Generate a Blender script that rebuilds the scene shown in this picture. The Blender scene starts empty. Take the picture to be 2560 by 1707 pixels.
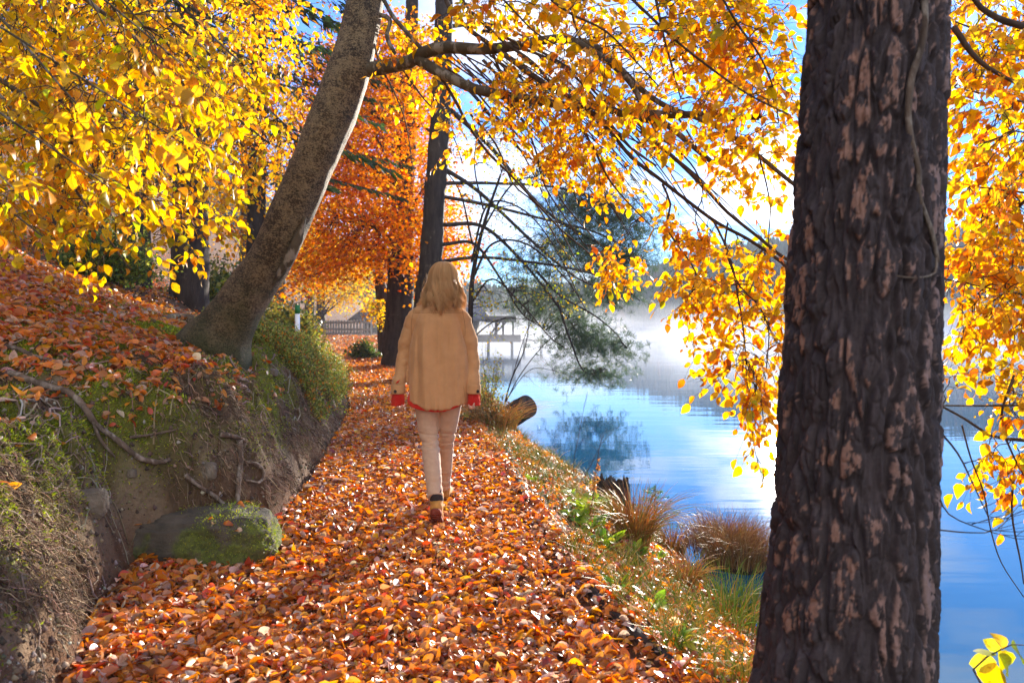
import bpy, bmesh, math, random
import numpy as np
from mathutils import Vector, Matrix
sc = bpy.context.scene
rs = np.random.RandomState(7)
random.seed(7)
# ------------------------------------------------------------- camera
CAMZ, F, HX, HY = 1.3, 683.0, 512.0, 326.5
cam_d = bpy.data.cameras.new("camera"); cam = bpy.data.objects.new("camera", cam_d)
sc.collection.objects.link(cam); sc.camera = cam
cam.location = (0, 0, CAMZ); cam.rotation_euler = (math.radians(90), 0, 0)
cam_d.lens = 24.0; cam_d.sensor_width = 36.0; cam_d.shift_y = -14.5/1024
cam_d.clip_start = 0.05; cam_d.clip_end = 3000
cam_d.dof.use_dof = True; cam_d.dof.focus_distance = 4.7; cam_d.dof.aperture_fstop = 3.2
# ------------------------------------------------------------- world and sun
SUN_EL, SUN_AZ = math.radians(10.5), math.radians(21.0)   # azimuth clockwise from +Y
sun_dir = Vector((math.sin(SUN_AZ)*math.cos(SUN_EL), math.cos(SUN_AZ)*math.cos(SUN_EL), math.sin(SUN_EL)))
w = bpy.data.worlds.new("World"); sc.world = w; w.use_nodes = True
nt = w.node_tree; nt.nodes.clear()
def N(t, nt_=None, **k):
    n = (nt_ or nt).nodes.new(t)
    for a, b in k.items(): setattr(n, a, b)
    return n
def L(a, b, nt_=None): (nt_ or nt).links.new(a, b)
def math_n(nt_, op, a, b=None, c=None, clamp=False):
    m = nt_.nodes.new('ShaderNodeMath'); m.operation = op; m.use_clamp = clamp
    for i, v in enumerate((a, b, c)):
        if v is None: continue
        if isinstance(v, (int, float)): m.inputs[i].default_value = v
        else: nt_.links.new(v, m.inputs[i])
    return m.outputs[0]
def ramp_n(nt_, fac, stops, interp='LINEAR'):
    r = nt_.nodes.new('ShaderNodeValToRGB'); cr = r.color_ramp; cr.interpolation = interp
    while len(cr.elements) < len(stops): cr.elements.new(0.5)
    for e, (p, c) in zip(cr.elements, stops):
        e.position = p; e.color = (c[0], c[1], c[2], 1) if not isinstance(c, (int, float)) else (c, c, c, 1)
    nt_.links.new(fac, r.inputs[0]); return r.outputs[0]
def mix_n(nt_, fac, a, b, mode='MIX'):
    m = nt_.nodes.new('ShaderNodeMix'); m.data_type = 'RGBA'; m.blend_type = mode
    for i, v in ((0, fac), (6, a), (7, b)):
        if isinstance(v, (int, float)): m.inputs[i].default_value = v
        elif isinstance(v, tuple): m.inputs[i].default_value = (v[0], v[1], v[2], 1)
        else: nt_.links.new(v, m.inputs[i])
    return m.outputs[2]
sky = N('ShaderNodeTexSky', sky_type='NISHITA', sun_disc=False, sun_elevation=SUN_EL, sun_rotation=SUN_AZ,
        air_density=1.2, dust_density=0.0, ozone_density=3.0, altitude=400)
tc = N('ShaderNodeTexCoord')
nrm = N('ShaderNodeVectorMath', operation='NORMALIZE'); L(tc.outputs['Generated'], nrm.inputs[0])
sep = N('ShaderNodeSeparateXYZ'); L(nrm.outputs[0], sep.inputs[0])
zc = math_n(nt, 'MAXIMUM', sep.outputs[2], 0.0)
den = math_n(nt, 'ADD', zc, 0.22)
cx = math_n(nt, 'DIVIDE', sep.outputs[0], den); cy = math_n(nt, 'DIVIDE', sep.outputs[1], den)
cmb = N('ShaderNodeCombineXYZ'); L(cx, cmb.inputs[0]); L(cy, cmb.inputs[1])
cn = N('ShaderNodeTexNoise'); cn.inputs['Scale'].default_value = 1.15; cn.inputs['Detail'].default_value = 8; cn.inputs['Roughness'].default_value = 0.55
mp = N('ShaderNodeMapping'); mp.inputs['Location'].default_value = (3.1, 1.3, 0); L(cmb.outputs[0], mp.inputs[0]); L(mp.outputs[0], cn.inputs['Vector'])
dt = N('ShaderNodeVectorMath', operation='DOT_PRODUCT'); L(nrm.outputs[0], dt.inputs[0]); dt.inputs[1].default_value = sun_dir
d0 = math_n(nt, 'MAXIMUM', dt.outputs['Value'], 0.0)
# a bank of thin cloud lies round the sun; the rest of the sky has scattered cloud, with extra unseen cloud added behind the camera to fill the shade
near = math_n(nt, 'MULTIPLY', math_n(nt, 'POWER', d0, 60.0), 0.11)
back = math_n(nt, 'MULTIPLY', math_n(nt, 'SUBTRACT', 0.0, sep.outputs[1], clamp=True), 0.22)
cf = math_n(nt, 'ADD', math_n(nt, 'ADD', cn.outputs[0], near), back)
cmask = ramp_n(nt, cf, [(0.52, 0.0), (0.67, 1.0)])
csep = N('ShaderNodeSeparateColor'); L(cmask, csep.inputs[0])
glow = math_n(nt, 'MULTIPLY', math_n(nt, 'POWER', d0, 220.0), 8.0)
glow2 = math_n(nt, 'MULTIPLY', math_n(nt, 'POWER', d0, 14.0), 1.0)
cb = math_n(nt, 'ADD', math_n(nt, 'ADD', glow, glow2), 3.6)
cc = N('ShaderNodeCombineColor'); L(cb, cc.inputs[0]); L(cb, cc.inputs[1]); L(math_n(nt, 'MULTIPLY', cb, 1.03), cc.inputs[2])
tint = mix_n(nt, 1.0, sky.outputs[0], (0.30, 0.53, 1.0), 'MULTIPLY')
skymix = mix_n(nt, csep.outputs[0], tint, cc.outputs[0])
bg = N('ShaderNodeBackground'); bg.inputs[1].default_value = 0.13; L(skymix, bg.inputs[0])
wo = N('ShaderNodeOutputWorld'); L(bg.outputs[0], wo.inputs[0])
sl = bpy.data.lights.new("sun", 'SUN'); sl.energy = 5.0; sl.angle = math.radians(0.6); sl.color = (1.0, 0.90, 0.76)
so = bpy.data.objects.new("sun", sl); sc.collection.objects.link(so)
so.rotation_euler = sun_dir.to_track_quat('Z', 'Y').to_euler()
so.location = (20, 50, 30)
sc.view_settings.view_transform = 'Standard'; sc.view_settings.look = 'None'
sc.view_settings.exposure = 1.88; sc.view_settings.gamma = 1.0
cy_ = sc.cycles
cy_.use_denoising = True
try: cy_.denoiser = 'OPENIMAGEDENOISE'
except Exception: pass
cy_.max_bounces = 8; cy_.diffuse_bounces = 4; cy_.glossy_bounces = 3; cy_.transmission_bounces = 6
cy_.volume_bounces = 1; cy_.transparent_max_bounces = 8
cy_.volume_step_rate = 4.0; cy_.volume_max_steps = 96
cy_.sample_clamp_indirect = 8.0; cy_.caustics_reflective = False; cy_.caustics_refractive = False
# ------------------------------------------------------------- noise in numpy
RT = np.random.RandomState(11).rand(64, 64, 64).astype(np.float32)
def vn(x, y, z=0.0):
    x, y, z = np.broadcast_arrays(np.asarray(x, float), np.asarray(y, float), np.asarray(z, float))
    ix, iy, iz = np.floor(x).astype(int), np.floor(y).astype(int), np.floor(z).astype(int)
    fx, fy, fz = x-ix, y-iy, z-iz
    fx = fx*fx*(3-2*fx); fy = fy*fy*(3-2*fy); fz = fz*fz*(3-2*fz)
    a = [ix & 63, (ix+1) & 63]; b = [iy & 63, (iy+1) & 63]; c = [iz & 63, (iz+1) & 63]
    r = 0
    for i in (0, 1):
        for j in (0, 1):
            for k in (0, 1):
                r = r + RT[a[i], b[j], c[k]]*(fx if i else 1-fx)*(fy if j else 1-fy)*(fz if k else 1-fz)
    return r
def worley(x, y, z):
    "distances to the nearest and second nearest jittered point"
    ix, iy, iz = np.floor(x).astype(int), np.floor(y).astype(int), np.floor(z).astype(int); f1 = np.full(x.shape, 9.); f2 = f1.copy(); cid = np.zeros(x.shape)
    for i in (-1, 0, 1):
        for j in (-1, 0, 1):
            for k in (-1, 0, 1):
                a, b, c = (ix+i), (iy+j), (iz+k); r = RT[a & 63, b & 63, c & 63]; r2 = RT[(a+21) & 63, (b+7) & 63, c & 63]; r3 = RT[(a+5) & 63, b & 63, (c+33) & 63]
                d = np.sqrt((a+r-x)**2+(b+r2-y)**2+(c+r3-z)**2); m = d < f1; f2 = np.where(m, f1, np.minimum(f2, d)); cid = np.where(m, r, cid); f1 = np.where(m, d, f1)
    return f1, f2, cid
def fbm(x, y, z=0.0, o=4, g=0.5):
    r, a, s, t = 0, 1.0, 1.0, 0
    for i in range(o):
        r = r + a*vn(np.asarray(x)*s+17.3*i, np.asarray(y)*s+5.1*i, np.asarray(z)*s+9.7*i); t += a; a *= g; s *= 2.03
    return r/t
def sstep(a, b, x):
    t = np.clip((np.asarray(x, float)-a)/(b-a), 0, 1); return t*t*(3-2*t)
def ip(y, pts): return np.interp(y, [p[0] for p in pts], [p[1] for p in pts])
# ------------------------------------------------------------- land
EL = [(0,-1.2),(1.5,-1.35),(2.5,-1.62),(3.0,-1.85),(3.6,-1.98),(3.9,-1.7),(4.3,-1.5),(5.8,-1.69),(8.15,-2.08),(10.5,-2.5),(13.6,-3.3),(18,-4.3),(23.7,-5.9),(30,-8.0),(36,-10.2),(50,-15.5),(60,-17.5),(80,-18.5),(120,-19),(400,-20)]
ER = [(0,1.0),(2.5,.64),(3.7,.34),(5.8,.06),(8.15,-.32),(13.6,-1.0),(18,-2.0),(23.7,-3.7),(30,-5.4),(36,-6.9),(45,-7.6),(60,-9.2),(400,-12)]
SH = [(0,3.4),(2.5,2.2),(3.4,1.8),(4.6,1.68),(6,1.5),(8,1.3),(10,.75),(13,.1),(18,-.3),(26,-1.4),(35,-4.6),(45,-6.2),(60,-8.2),(90,-9),(130,-10.5),(400,-12)]
PZ = [(0,0),(17,0),(24,.12),(32,.45),(40,.75),(60,.8),(100,1.0)]
HILL = [(-300,34),(-120,26),(-60,14),(0,7),(30,9),(53,14),(87,24),(130,31),(178,30),(300,32),(500,40)]
WZ = -0.75
def height(x, y, detail=True):
    x = np.asarray(x, float); y = np.asarray(y, float)
    el, er, sh, pz = ip(y, EL), ip(y, ER), ip(y, SH), ip(y, PZ)
    n1 = fbm(x*1.7, y*1.7, 3.1, 3)-.5
    nb = fbm(x*.6+9, y*.6, 1.7, 3)-.5
    u = el-x + n1*.22*sstep(1.0, 3.0, y)
    hb = ip(y, [(0,.75),(2.5,.8),(3.5,1.0),(6,1.1),(9,1.05),(12,1.0),(18,.9),(30,.6),(45,.3),(400,.3)])
    wd = ip(y, [(0,.55),(4,.6),(6,.8),(9,1.0),(14,1.5),(30,2.5),(400,4)])
    s = np.clip(u/wd, 0, 1)
    face = 1-(1-s)**2.3
    slope = np.maximum(u-wd, 0)
    left = pz + hb*face + (.40*slope + .16*np.maximum(slope-5, 0)) + nb*.5*sstep(.8, 3, u)
    left = pz + (left-pz)
    w_ = np.clip((x-er)/np.maximum(sh-er, .2), 0, 1)
    path = pz + .05*(fbm(x*1.1, y*1.1, 8.0, 2)-.5) + .05*sstep(.5, 0, np.abs(u)) 
    right = pz+(WZ-pz)*(w_**1.15) + .16*(fbm(x*2.3, y*2.3, 5.0, 3)-.5)*np.sin(np.pi*np.clip(w_, 0, 1))
    bed = WZ - .45*np.maximum(x-sh, 0); bed = np.maximum(bed, -3.2)
    z = np.where(u > 0, left, np.where(x < er, path, np.where(x < sh, right, bed)))
    if detail:
        m = sstep(0, .12, u)
        fs = sstep(0, .25, u)*sstep(wd+.5, wd*.5, u)*sstep(25, 14, y)
        z = z + fs*(.36*(fbm(x*2.6, y*2.6, 2.0, 4)-.5) + .20*(.5-np.abs(fbm(x*6, y*6, 4.0, 3)-.5)*4).clip(-.5,.5)*.5 + .09*(fbm(x*15, y*15, 9.0, 3)-.5))
        z = z + (1-fs)*m*.10*(fbm(x*3, y*3, 6.0, 3)-.5)
        z = z + sstep(0, .2, x-er)*sstep(0, .15, sh-x)*.06*(fbm(x*8, y*8, 7.0, 3)-.5)
    # far shore and hills beyond the water
    hz = ip(x, HILL) + 5*(fbm(x*.02, y*.02, 1, 3)-.5)
    ys = 158 + 10*(fbm(x*.02, 0, 3, 2)-.5)
    t = np.clip((y-ys)/105, 0, 1)
    far = -3.2 + (hz+3.2)*np.where(y > ys, .12*sstep(0, .02, t)+.88*t**.9, 0) + 0*x
    z = np.where(y > ys, np.maximum(z if False else np.maximum(z, -3.2), far), z)
    return z
def proj(P):
    P = np.asarray(P, float)
    d = np.maximum(P[..., 1], .01)
    return HX + F*P[..., 0]/d, HY - F*(P[..., 2]-CAMZ)/d, d
def unp(sx, sy, d):
    sx, sy, d = np.broadcast_arrays(np.asarray(sx, float), np.asarray(sy, float), np.asarray(d, float))
    return np.stack([(sx-HX)/F*d, d, CAMZ-(sy-HY)/F*d], -1)
def hit(sx, sy, dmax=60, n=1400):
    "first point of the land seen at these pixels"
    sx = np.atleast_1d(np.asarray(sx, float)); sy = np.atleast_1d(np.asarray(sy, float))
    d = np.geomspace(1.0, dmax, n)
    P = unp(sx[:, None], sy[:, None], d[None, :])
    g = height(P[..., 0], P[..., 1])
    b = P[..., 2] < g
    i = np.argmax(b, 1); i = np.where(b.any(1), i, n-1)
    return P[np.arange(len(sx)), i]
# ------------------------------------------------------------- mesh helpers
def tag(o, label=None, cat=None, group=None, kind=None):
    if label: o['label'] = label
    if cat: o['category'] = cat
    if group: o['group'] = group
    if kind: o['kind'] = kind
    return o
def root(name, loc, label, cat, group=None):
    o = bpy.data.objects.new(name, None); o.empty_display_size = .2
    o.location = loc; sc.collection.objects.link(o); tag(o, label, cat, group); return o
class MB:
    def __init__(s): s.V = []; s.Fs = []; s.C = []; s.U = []; s.n = 0
    def add(s, V, Fl, col=(1, 1, 1), uv=None):
        V = np.asarray(V, float).reshape(-1, 3)
        if not isinstance(Fl, list): Fl = [Fl]
        for f in Fl:
            f = np.asarray(f, int)
            if len(f): s.Fs.append(f+s.n)
        c = np.ones((len(V), 4)); c[:, :3] = col
        s.V.append(V); s.C.append(c); s.U.append(np.zeros((len(V), 3)) if uv is None else uv); s.n += len(V)
        return s
    def build(s, name, mat, parent=None, smooth=True):
        V = np.concatenate(s.V) if s.V else np.zeros((0, 3))
        base = Vector((0, 0, 0))
        if parent is not None:
            base = parent.location.copy()
            pp = parent.parent
            while pp is not None: base = base+pp.location; pp = pp.parent
        V = V-np.array(base)
        me = bpy.data.meshes.new(name)
        me.vertices.add(len(V)); me.vertices.foreach_set('co', V.astype(np.float32).ravel())
        li = np.concatenate([f.ravel() for f in s.Fs]); tot = np.concatenate([np.full(len(f), f.shape[1]) for f in s.Fs])
        me.loops.add(len(li)); me.loops.foreach_set('vertex_index', li.astype(np.int32))
        me.polygons.add(len(tot)); st = np.concatenate([[0], np.cumsum(tot)[:-1]])
        me.polygons.foreach_set('loop_start', st.astype(np.int32))
        me.polygons.foreach_set('use_smooth', np.full(len(tot), smooth))
        me.update(calc_edges=True)
        a = me.attributes.new('Col', 'FLOAT_COLOR', 'POINT'); a.data.foreach_set('color', np.concatenate(s.C).astype(np.float32).ravel())
        a = me.attributes.new('luv', 'FLOAT_VECTOR', 'POINT'); a.data.foreach_set('vector', np.concatenate(s.U).astype(np.float32).ravel())
        me.validate()
        o = bpy.data.objects.new(name, me); sc.collection.objects.link(o)
        if mat: me.materials.append(mat)
        if parent is not None: o.parent = parent
        if name in ('twigs', 'branches', 'stems', 'limbs', 'foliage', 'needles', 'blades'): o['kind'] = 'stuff'
        return o
def norm(a): return a/np.maximum(np.linalg.norm(a, axis=-1, keepdims=True), 1e-9)
def resample(P, R, step):
    P = np.asarray(P, float); R = np.asarray(R, float)
    # Catmull-Rom through the points
    Q = np.vstack([2*P[0]-P[1], P, 2*P[-1]-P[-2]]); out = []; ro = []
    for i in range(len(P)-1):
        n = max(2, int(np.linalg.norm(P[i+1]-P[i])/step))
        t = np.linspace(0, 1, n, endpoint=False)[:, None]
        p0, p1, p2, p3 = Q[i], Q[i+1], Q[i+2], Q[i+3]
        out.append(.5*((2*p1)+(-p0+p2)*t+(2*p0-5*p1+4*p2-p3)*t*t+(-p0+3*p1-3*p2+p3)*t**3))
        ro.append(R[i]+(R[i+1]-R[i])*t[:, 0])
    out.append(P[-1:]); ro.append(R[-1:])
    return np.concatenate(out), np.concatenate(ro)
def tubes(P, R, sides=4):
    "batch of tubes: P (n,k,3), R (n,k)"
    n, k = P.shape[:2]
    T = np.empty_like(P); T[:, 1:-1] = P[:, 2:]-P[:, :-2]; T[:, 0] = P[:, 1]-P[:, 0]; T[:, -1] = P[:, -1]-P[:, -2]
    T = norm(T)
    ref = np.where(np.abs(T[:, :1, 2:3]) > .9, np.array([1., 0, 0]), np.array([0, 0, 1.])); ref = np.broadcast_to(ref, P.shape)
    A = norm(np.cross(T, ref)); B = np.cross(T, A)
    th = np.arange(sides)*2*np.pi/sides
    V = P[:, :, None]+R[:, :, None, None]*(A[:, :, None]*np.cos(th)[:, None]+B[:, :, None]*np.sin(th)[:, None])
    idx = np.arange(n*k*sides).reshape(n, k, sides)
    a = idx[:, :-1]; b = idx[:, 1:]; an = np.roll(a, -1, 2); bn = np.roll(b, -1, 2)
    return V.reshape(-1, 3), np.stack([a, an, bn, b], -1).reshape(-1, 4)
def tube1(mb, P, R, sides=8, cap=True, col=(1, 1, 1), rough=0, rs_=3.0):
    "one tube with a carried frame, optional lumps and end caps"
    P = np.asarray(P, float); R = np.asarray(R, float)*np.ones(len(P)); k = len(P)
    T = np.gradient(P, axis=0); T = norm(T)
    A = np.cross(T[0], [0, 0, 1.]) if abs(T[0][2]) < .95 else np.cross(T[0], [1., 0, 0]); A /= np.linalg.norm(A)
    Vs = []; th = np.arange(sides)*2*np.pi/sides
    for i in range(k):
        A = A-T[i]*A.dot(T[i]); A /= np.linalg.norm(A); B = np.cross(T[i], A)
        Vs.append(P[i]+R[i]*(np.outer(np.cos(th), A)+np.outer(np.sin(th), B)))
    V = np.array(Vs)
    if rough:
        q = V.reshape(-1, 3); d = (fbm(q[:, 0]*rs_, q[:, 1]*rs_, q[:, 2]*rs_, 3)-.5).reshape(k, sides, 1)
        V = P[:, None]+(V-P[:, None])*(1+rough*2*d)
    idx = np.arange(k*sides).reshape(k, sides)
    a, b = idx[:-1], idx[1:]
    Fl = [np.stack([a, np.roll(a, -1, 1), np.roll(b, -1, 1), b], -1).reshape(-1, 4)]
    V = V.reshape(-1, 3)
    if cap:
        V = np.vstack([V, P[:1], P[-1:]]); c0, c1 = k*sides, k*sides+1
        s0, s1 = idx[0], idx[-1]
        Fl.append(np.stack([np.full(sides, c0), np.roll(s0, -1), s0], -1)); Fl.append(np.stack([np.full(sides, c1), s1, np.roll(s1, -1)], -1))
    mb.add(V, Fl, col)
def box(mb, c, s, rot=None, col=(1, 1, 1)):
    V = np.array([[x, y, z] for x in (-.5, .5) for y in (-.5, .5) for z in (-.5, .5)])*np.array(s)
    if rot is not None: V = V@np.array(rot).T
    mb.add(V+np.array(c), np.array([[0, 1, 3, 2], [4, 6, 7, 5], [0, 4, 5, 1], [2, 3, 7, 6], [0, 2, 6, 4], [1, 5, 7, 3]]), col)
def rotz(a): return np.array([[math.cos(a), -math.sin(a), 0], [math.sin(a), math.cos(a), 0], [0, 0, 1]])
# leaf: outline stations along the blade
def leaf_tpl(kind):
    if kind == 'near': st = [(.1, .17), (.27, .31), (.48, .36), (.68, .29), (.86, .15)]
    elif kind == 'mid': st = [(.18, .26), (.48, .37), (.78, .22)]
    else: st = [(.42, .38)]
    v = [(0, 0)]; 
    for a, b in st: v += [(-b, a), (0, a), (b, a)]
    v.append((0, 1)); n = len(v)
    tr = [(0, 3, 2), (0, 2, 1)]; q = []
    for i in range(len(st)-1):
        a = 1+3*i; b = a+3
        q += [(a, a+1, b+1, b), (a+1, a+2, b+2, b+1)]
    a = 1+3*(len(st)-1); tr += [(a, a+1, n-1), (a+1, a+2, n-1)]
    return np.array(v, float), np.array(tr), np.array(q).reshape(-1, 4)
TPL = {k: leaf_tpl(k) for k in ('near', 'mid', 'far')}
def leaves(mb, P, T, Nn, size, col, curl=.15, fold=.12, kind='mid', wid=1.0, rng=rs):
    n = len(P)
    if n == 0: return
    tv, tt, tq = TPL[kind]; k = len(tv)
    T = norm(T); S = norm(np.cross(T, Nn)); M = np.cross(S, T)
    size = np.asarray(size)*np.ones(n)
    u, v = tv[:, 0]*wid, tv[:, 1]
    cu = (rng.rand(n, 1)*1.6-.4)*curl; fo = (rng.rand(n, 1)*1.4-.2)*fold; tw = (rng.rand(n, 1)-.5)*.5*curl/.15
    z = -cu*4*(v[None]-.35)**2 + fo*np.abs(u[None])/.36 + tw*u[None]*(v[None]-.4)
    V = P[:, None]+size[:, None, None]*(T[:, None]*v[None, :, None]+S[:, None]*u[None, :, None]+M[:, None]*z[..., None])
    off = (np.arange(n)*k)[:, None, None]
    Fl = [(tt[None]+off).reshape(-1, 3)]
    if len(tq): Fl.append((tq[None]+off).reshape(-1, 4))
    r = rng.rand(n)
    uv = np.empty((n, k, 3)); uv[..., 0] = tv[:, 0]/.36; uv[..., 1] = v; uv[..., 2] = r[:, None]
    C = np.repeat(np.asarray(col)[:, None, :], k, 1).reshape(-1, 3)
    mb.add(V.reshape(-1, 3), Fl, C, uv.reshape(-1, 3))
def palette(n, cols, wts, rng=rs, jit=.16):
    cols = np.array(cols); i = rng.choice(len(cols), n, p=np.array(wts)/sum(wts))
    return np.clip(cols[i]*(1+jit*rng.randn(n, 1))*(1+.08*rng.randn(n, 3)), .004, .95)
def inpoly(x, y, poly):
    poly = np.asarray(poly, float); r = np.zeros(np.shape(x), bool)
    x1, y1 = poly[:, 0], poly[:, 1]; x2, y2 = np.roll(x1, -1), np.roll(y1, -1)
    for a, b, c, d in zip(x1, y1, x2, y2):
        if b == d: continue
        r ^= ((b > y) != (d > y)) & (x < (c-a)*(y-b)/(d-b)+a)
    return r
DISP = 1024/2352.0
def dp(pts): return [(a*DISP, b*DISP) for a, b in pts]
def z6(pts): return [(340+p[0]*.2041, p[1]*.2041)+tuple(p[2:]) for p in pts]
# ------------------------------------------------------------- materials
def mat(name):
    m = bpy.data.materials.new(name); m.use_nodes = True
    t = m.node_tree; t.nodes.clear()
    o = t.nodes.new('ShaderNodeOutputMaterial'); p = t.nodes.new('ShaderNodeBsdfPrincipled')
    t.links.new(p.outputs[0], o.inputs[0]); return m, t, p, o
def tex(t, kind, scale, vec=None, detail=4, rough=.55, **k):
    n = t.nodes.new(kind)
    if 'Scale' in n.inputs: n.inputs['Scale'].default_value = scale
    if 'Detail' in n.inputs: n.inputs['Detail'].default_value = detail
    if 'Roughness' in n.inputs: n.inputs['Roughness'].default_value = rough
    for a, b in k.items(): setattr(n, a, b)
    if vec is not None: t.links.new(vec, n.inputs['Vector'])
    return n
def objco(t, sc_=(1, 1, 1)):
    c = t.nodes.new('ShaderNodeTexCoord'); m = t.nodes.new('ShaderNodeMapping'); m.inputs['Scale'].default_value = sc_
    t.links.new(c.outputs['Object'], m.inputs[0]); return m.outputs[0]
def bump(t, p, h, strength, dist=.01):
    b = t.nodes.new('ShaderNodeBump'); b.inputs['Strength'].default_value = strength; b.inputs['Distance'].default_value = dist
    t.links.new(h, b.inputs['Height']); t.links.new(b.outputs[0], p.inputs['Normal']); return b
def attr(t, name):
    a = t.nodes.new('ShaderNodeAttribute'); a.attribute_name = name; return a
def leaf_mat(name, trans=.5, rough=.45, spec=.4, spots=.5, veins=True, tsat=1.35, coat=0):
    m, t, p, o = mat(name)
    a = attr(t, 'Col'); u = attr(t, 'luv'); s = t.nodes.new('ShaderNodeSeparateXYZ'); t.links.new(u.outputs['Vector'], s.inputs[0])
    vec = objco(t)
    sp = tex(t, 'ShaderNodeTexNoise', 45, vec, 3)
    f = ramp_n(t, sp.outputs[0], [(.56, 0.0), (.68, 1.0)])
    col = mix_n(t, math_n(t, 'MULTIPLY', f, spots), a.outputs['Color'], (.16, .055, .015))
    # veins: a midrib and slanting side veins
    if veins:
        ab = math_n(t, 'ABSOLUTE', s.outputs[0])
        side = math_n(t, 'SINE', math_n(t, 'MULTIPLY', math_n(t, 'SUBTRACT', s.outputs[1], math_n(t, 'MULTIPLY', ab, .22)), 50.0))
        side = math_n(t, 'GREATER_THAN', side, .8)
        mid = math_n(t, 'LESS_THAN', ab, .06)
        v = math_n(t, 'MULTIPLY', math_n(t, 'MAXIMUM', side, mid), .35)
        dk = mix_n(t, 1.0, col, (.72, .55, .4), 'MULTIPLY')
        col = mix_n(t, v, col, dk)
    t.links.new(col, p.inputs['Base Color']); p.inputs['Roughness'].default_value = rough
    p.inputs['Specular IOR Level'].default_value = spec
    if coat: p.inputs['Coat Weight'].default_value = coat; p.inputs['Coat Roughness'].default_value = .25
    tr = t.nodes.new('ShaderNodeBsdfTranslucent')
    g = t.nodes.new('ShaderNodeHueSaturation'); g.inputs['Saturation'].default_value = 1.08; g.inputs['Value'].default_value = tsat
    t.links.new(col, g.inputs['Color']); t.links.new(g.outputs[0], tr.inputs[0])
    mx = t.nodes.new('ShaderNodeMixShader'); mx.inputs[0].default_value = trans
    t.links.new(p.outputs[0], mx.inputs[1]); t.links.new(tr.outputs[0], mx.inputs[2]); t.links.new(mx.outputs[0], o.inputs[0])
    return m
M = {}
M['leaf'] = leaf_mat('beech_leaf', .62, .42, .4, .6, tsat=1.25)
M['leaf_far'] = leaf_mat('far_leaf', .6, .6, .05, .2, veins=False, tsat=1.15)
M['litter'] = leaf_mat('fallen_leaf', .36, .42, .95, .35, tsat=1.35)
M['green'] = leaf_mat('green_blade', .4, .45, .35, .15, veins=False)
def bark_mat(name, c1, c2, c3, sx=6, sz=1.5, patch=(.5, .6), bs=.6, ns=40):
    m, t, p, o = mat(name)
    v = objco(t, (1, 1, sz/sx)); n = tex(t, 'ShaderNodeTexNoise', sx, v, 8, .65)
    col = ramp_n(t, n.outputs[0], [(.35, c1), (.62, c2)])
    v2 = objco(t, (1, 1, .5)); n2 = tex(t, 'ShaderNodeTexNoise', sx*1.7, v2, 6, .6)
    f = ramp_n(t, n2.outputs[0], [(patch[0], 0.0), (patch[1], 1.0)])
    col = mix_n(t, f, col, c3); t.links.new(col, p.inputs['Base Color'])
    p.inputs['Roughness'].default_value = .85; p.inputs['Specular IOR Level'].default_value = .25
    n3 = tex(t, 'ShaderNodeTexNoise', ns, v, 8, .7)
    bump(t, p, math_n(t, 'ADD', n3.outputs[0], n.outputs[0]), bs, .012); return m
M['beech_bark'] = bark_mat('beech_bark', (.05, .036, .02), (.105, .08, .048), (.24, .2, .15), 9, 9, (.52, .6), .35, 60)
M['twig'] = bark_mat('twig_bark', (.04, .025, .016), (.09, .055, .035), (.14, .1, .07), 12, 6, (.55, .7), .2)
M['dark_bark'] = bark_mat('dark_bark', (.02, .014, .012), (.06, .042, .034), (.12, .09, .07), 7, 1.5, (.6, .72), .8)
M['root'] = bark_mat('root_bark', (.06, .04, .028), (.17, .12, .085), (.3, .25, .2), 14, 5, (.5, .65), .6)
M['old_wood'] = bark_mat('old_wood', (.02, .016, .014), (.07, .055, .045), (.2, .17, .14), 20, 2, (.6, .75), .8)
def vcol_mat(name, rough=.8, nscale=60, namp=.35, bs=.3, bd=.004, spec=.3, mult=(1, 1, 1)):
    m, t, p, o = mat(name); a = attr(t, 'Col'); v = objco(t)
    n = tex(t, 'ShaderNodeTexNoise', nscale, v, 6, .65)
    k = math_n(t, 'ADD', math_n(t, 'MULTIPLY', n.outputs[0], 2*namp), 1-namp)
    cc_ = t.nodes.new('ShaderNodeCombineColor')
    for i in range(3): t.links.new(k, cc_.inputs[i])
    col = mix_n(t, 1.0, a.outputs['Color'], cc_.outputs[0], 'MULTIPLY')
    t.links.new(col, p.inputs['Base Color']); p.inputs['Roughness'].default_value = rough; p.inputs['Specular IOR Level'].default_value = spec
    bump(t, p, n.outputs[0], bs, bd); return m
# ============================================================= SETTING
def grid_axis(parts):
    out = []
    for a, b, st in parts: out.append(np.arange(a, b, st))
    return np.concatenate(out)
gx = np.unique(np.concatenate([-np.geomspace(5.0, 420, 90)[::-1], np.arange(-5, -.6, .028), np.arange(-.6, 2.4, .05), 2.4+np.geomspace(.05, 600, 90)]))
gy = np.unique(np.concatenate([np.linspace(-40, .8, 14), np.arange(.8, 9.0, .028), 9+np.geomspace(.04, 9, 90), np.geomspace(18.2, 150, 80), np.linspace(152, 330, 60), np.linspace(345, 900, 14)]))
X, Y = np.meshgrid(gx, gy); Z = height(X, Y)
nx, ny = len(gx), len(gy)
el, er, sh = ip(Y, EL), ip(Y, ER), ip(Y, SH)
U = el-X
gzx = np.gradient(Z, axis=1)/np.gradient(X, axis=1); gzy = np.gradient(Z, axis=0)/np.gradient(Y, axis=0)
steep = np.sqrt(gzx**2+gzy**2)
nz1 = fbm(X*2.2, Y*2.2, 1.0, 4); nz2 = fbm(X*7, Y*7, 2.0, 3)
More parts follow.
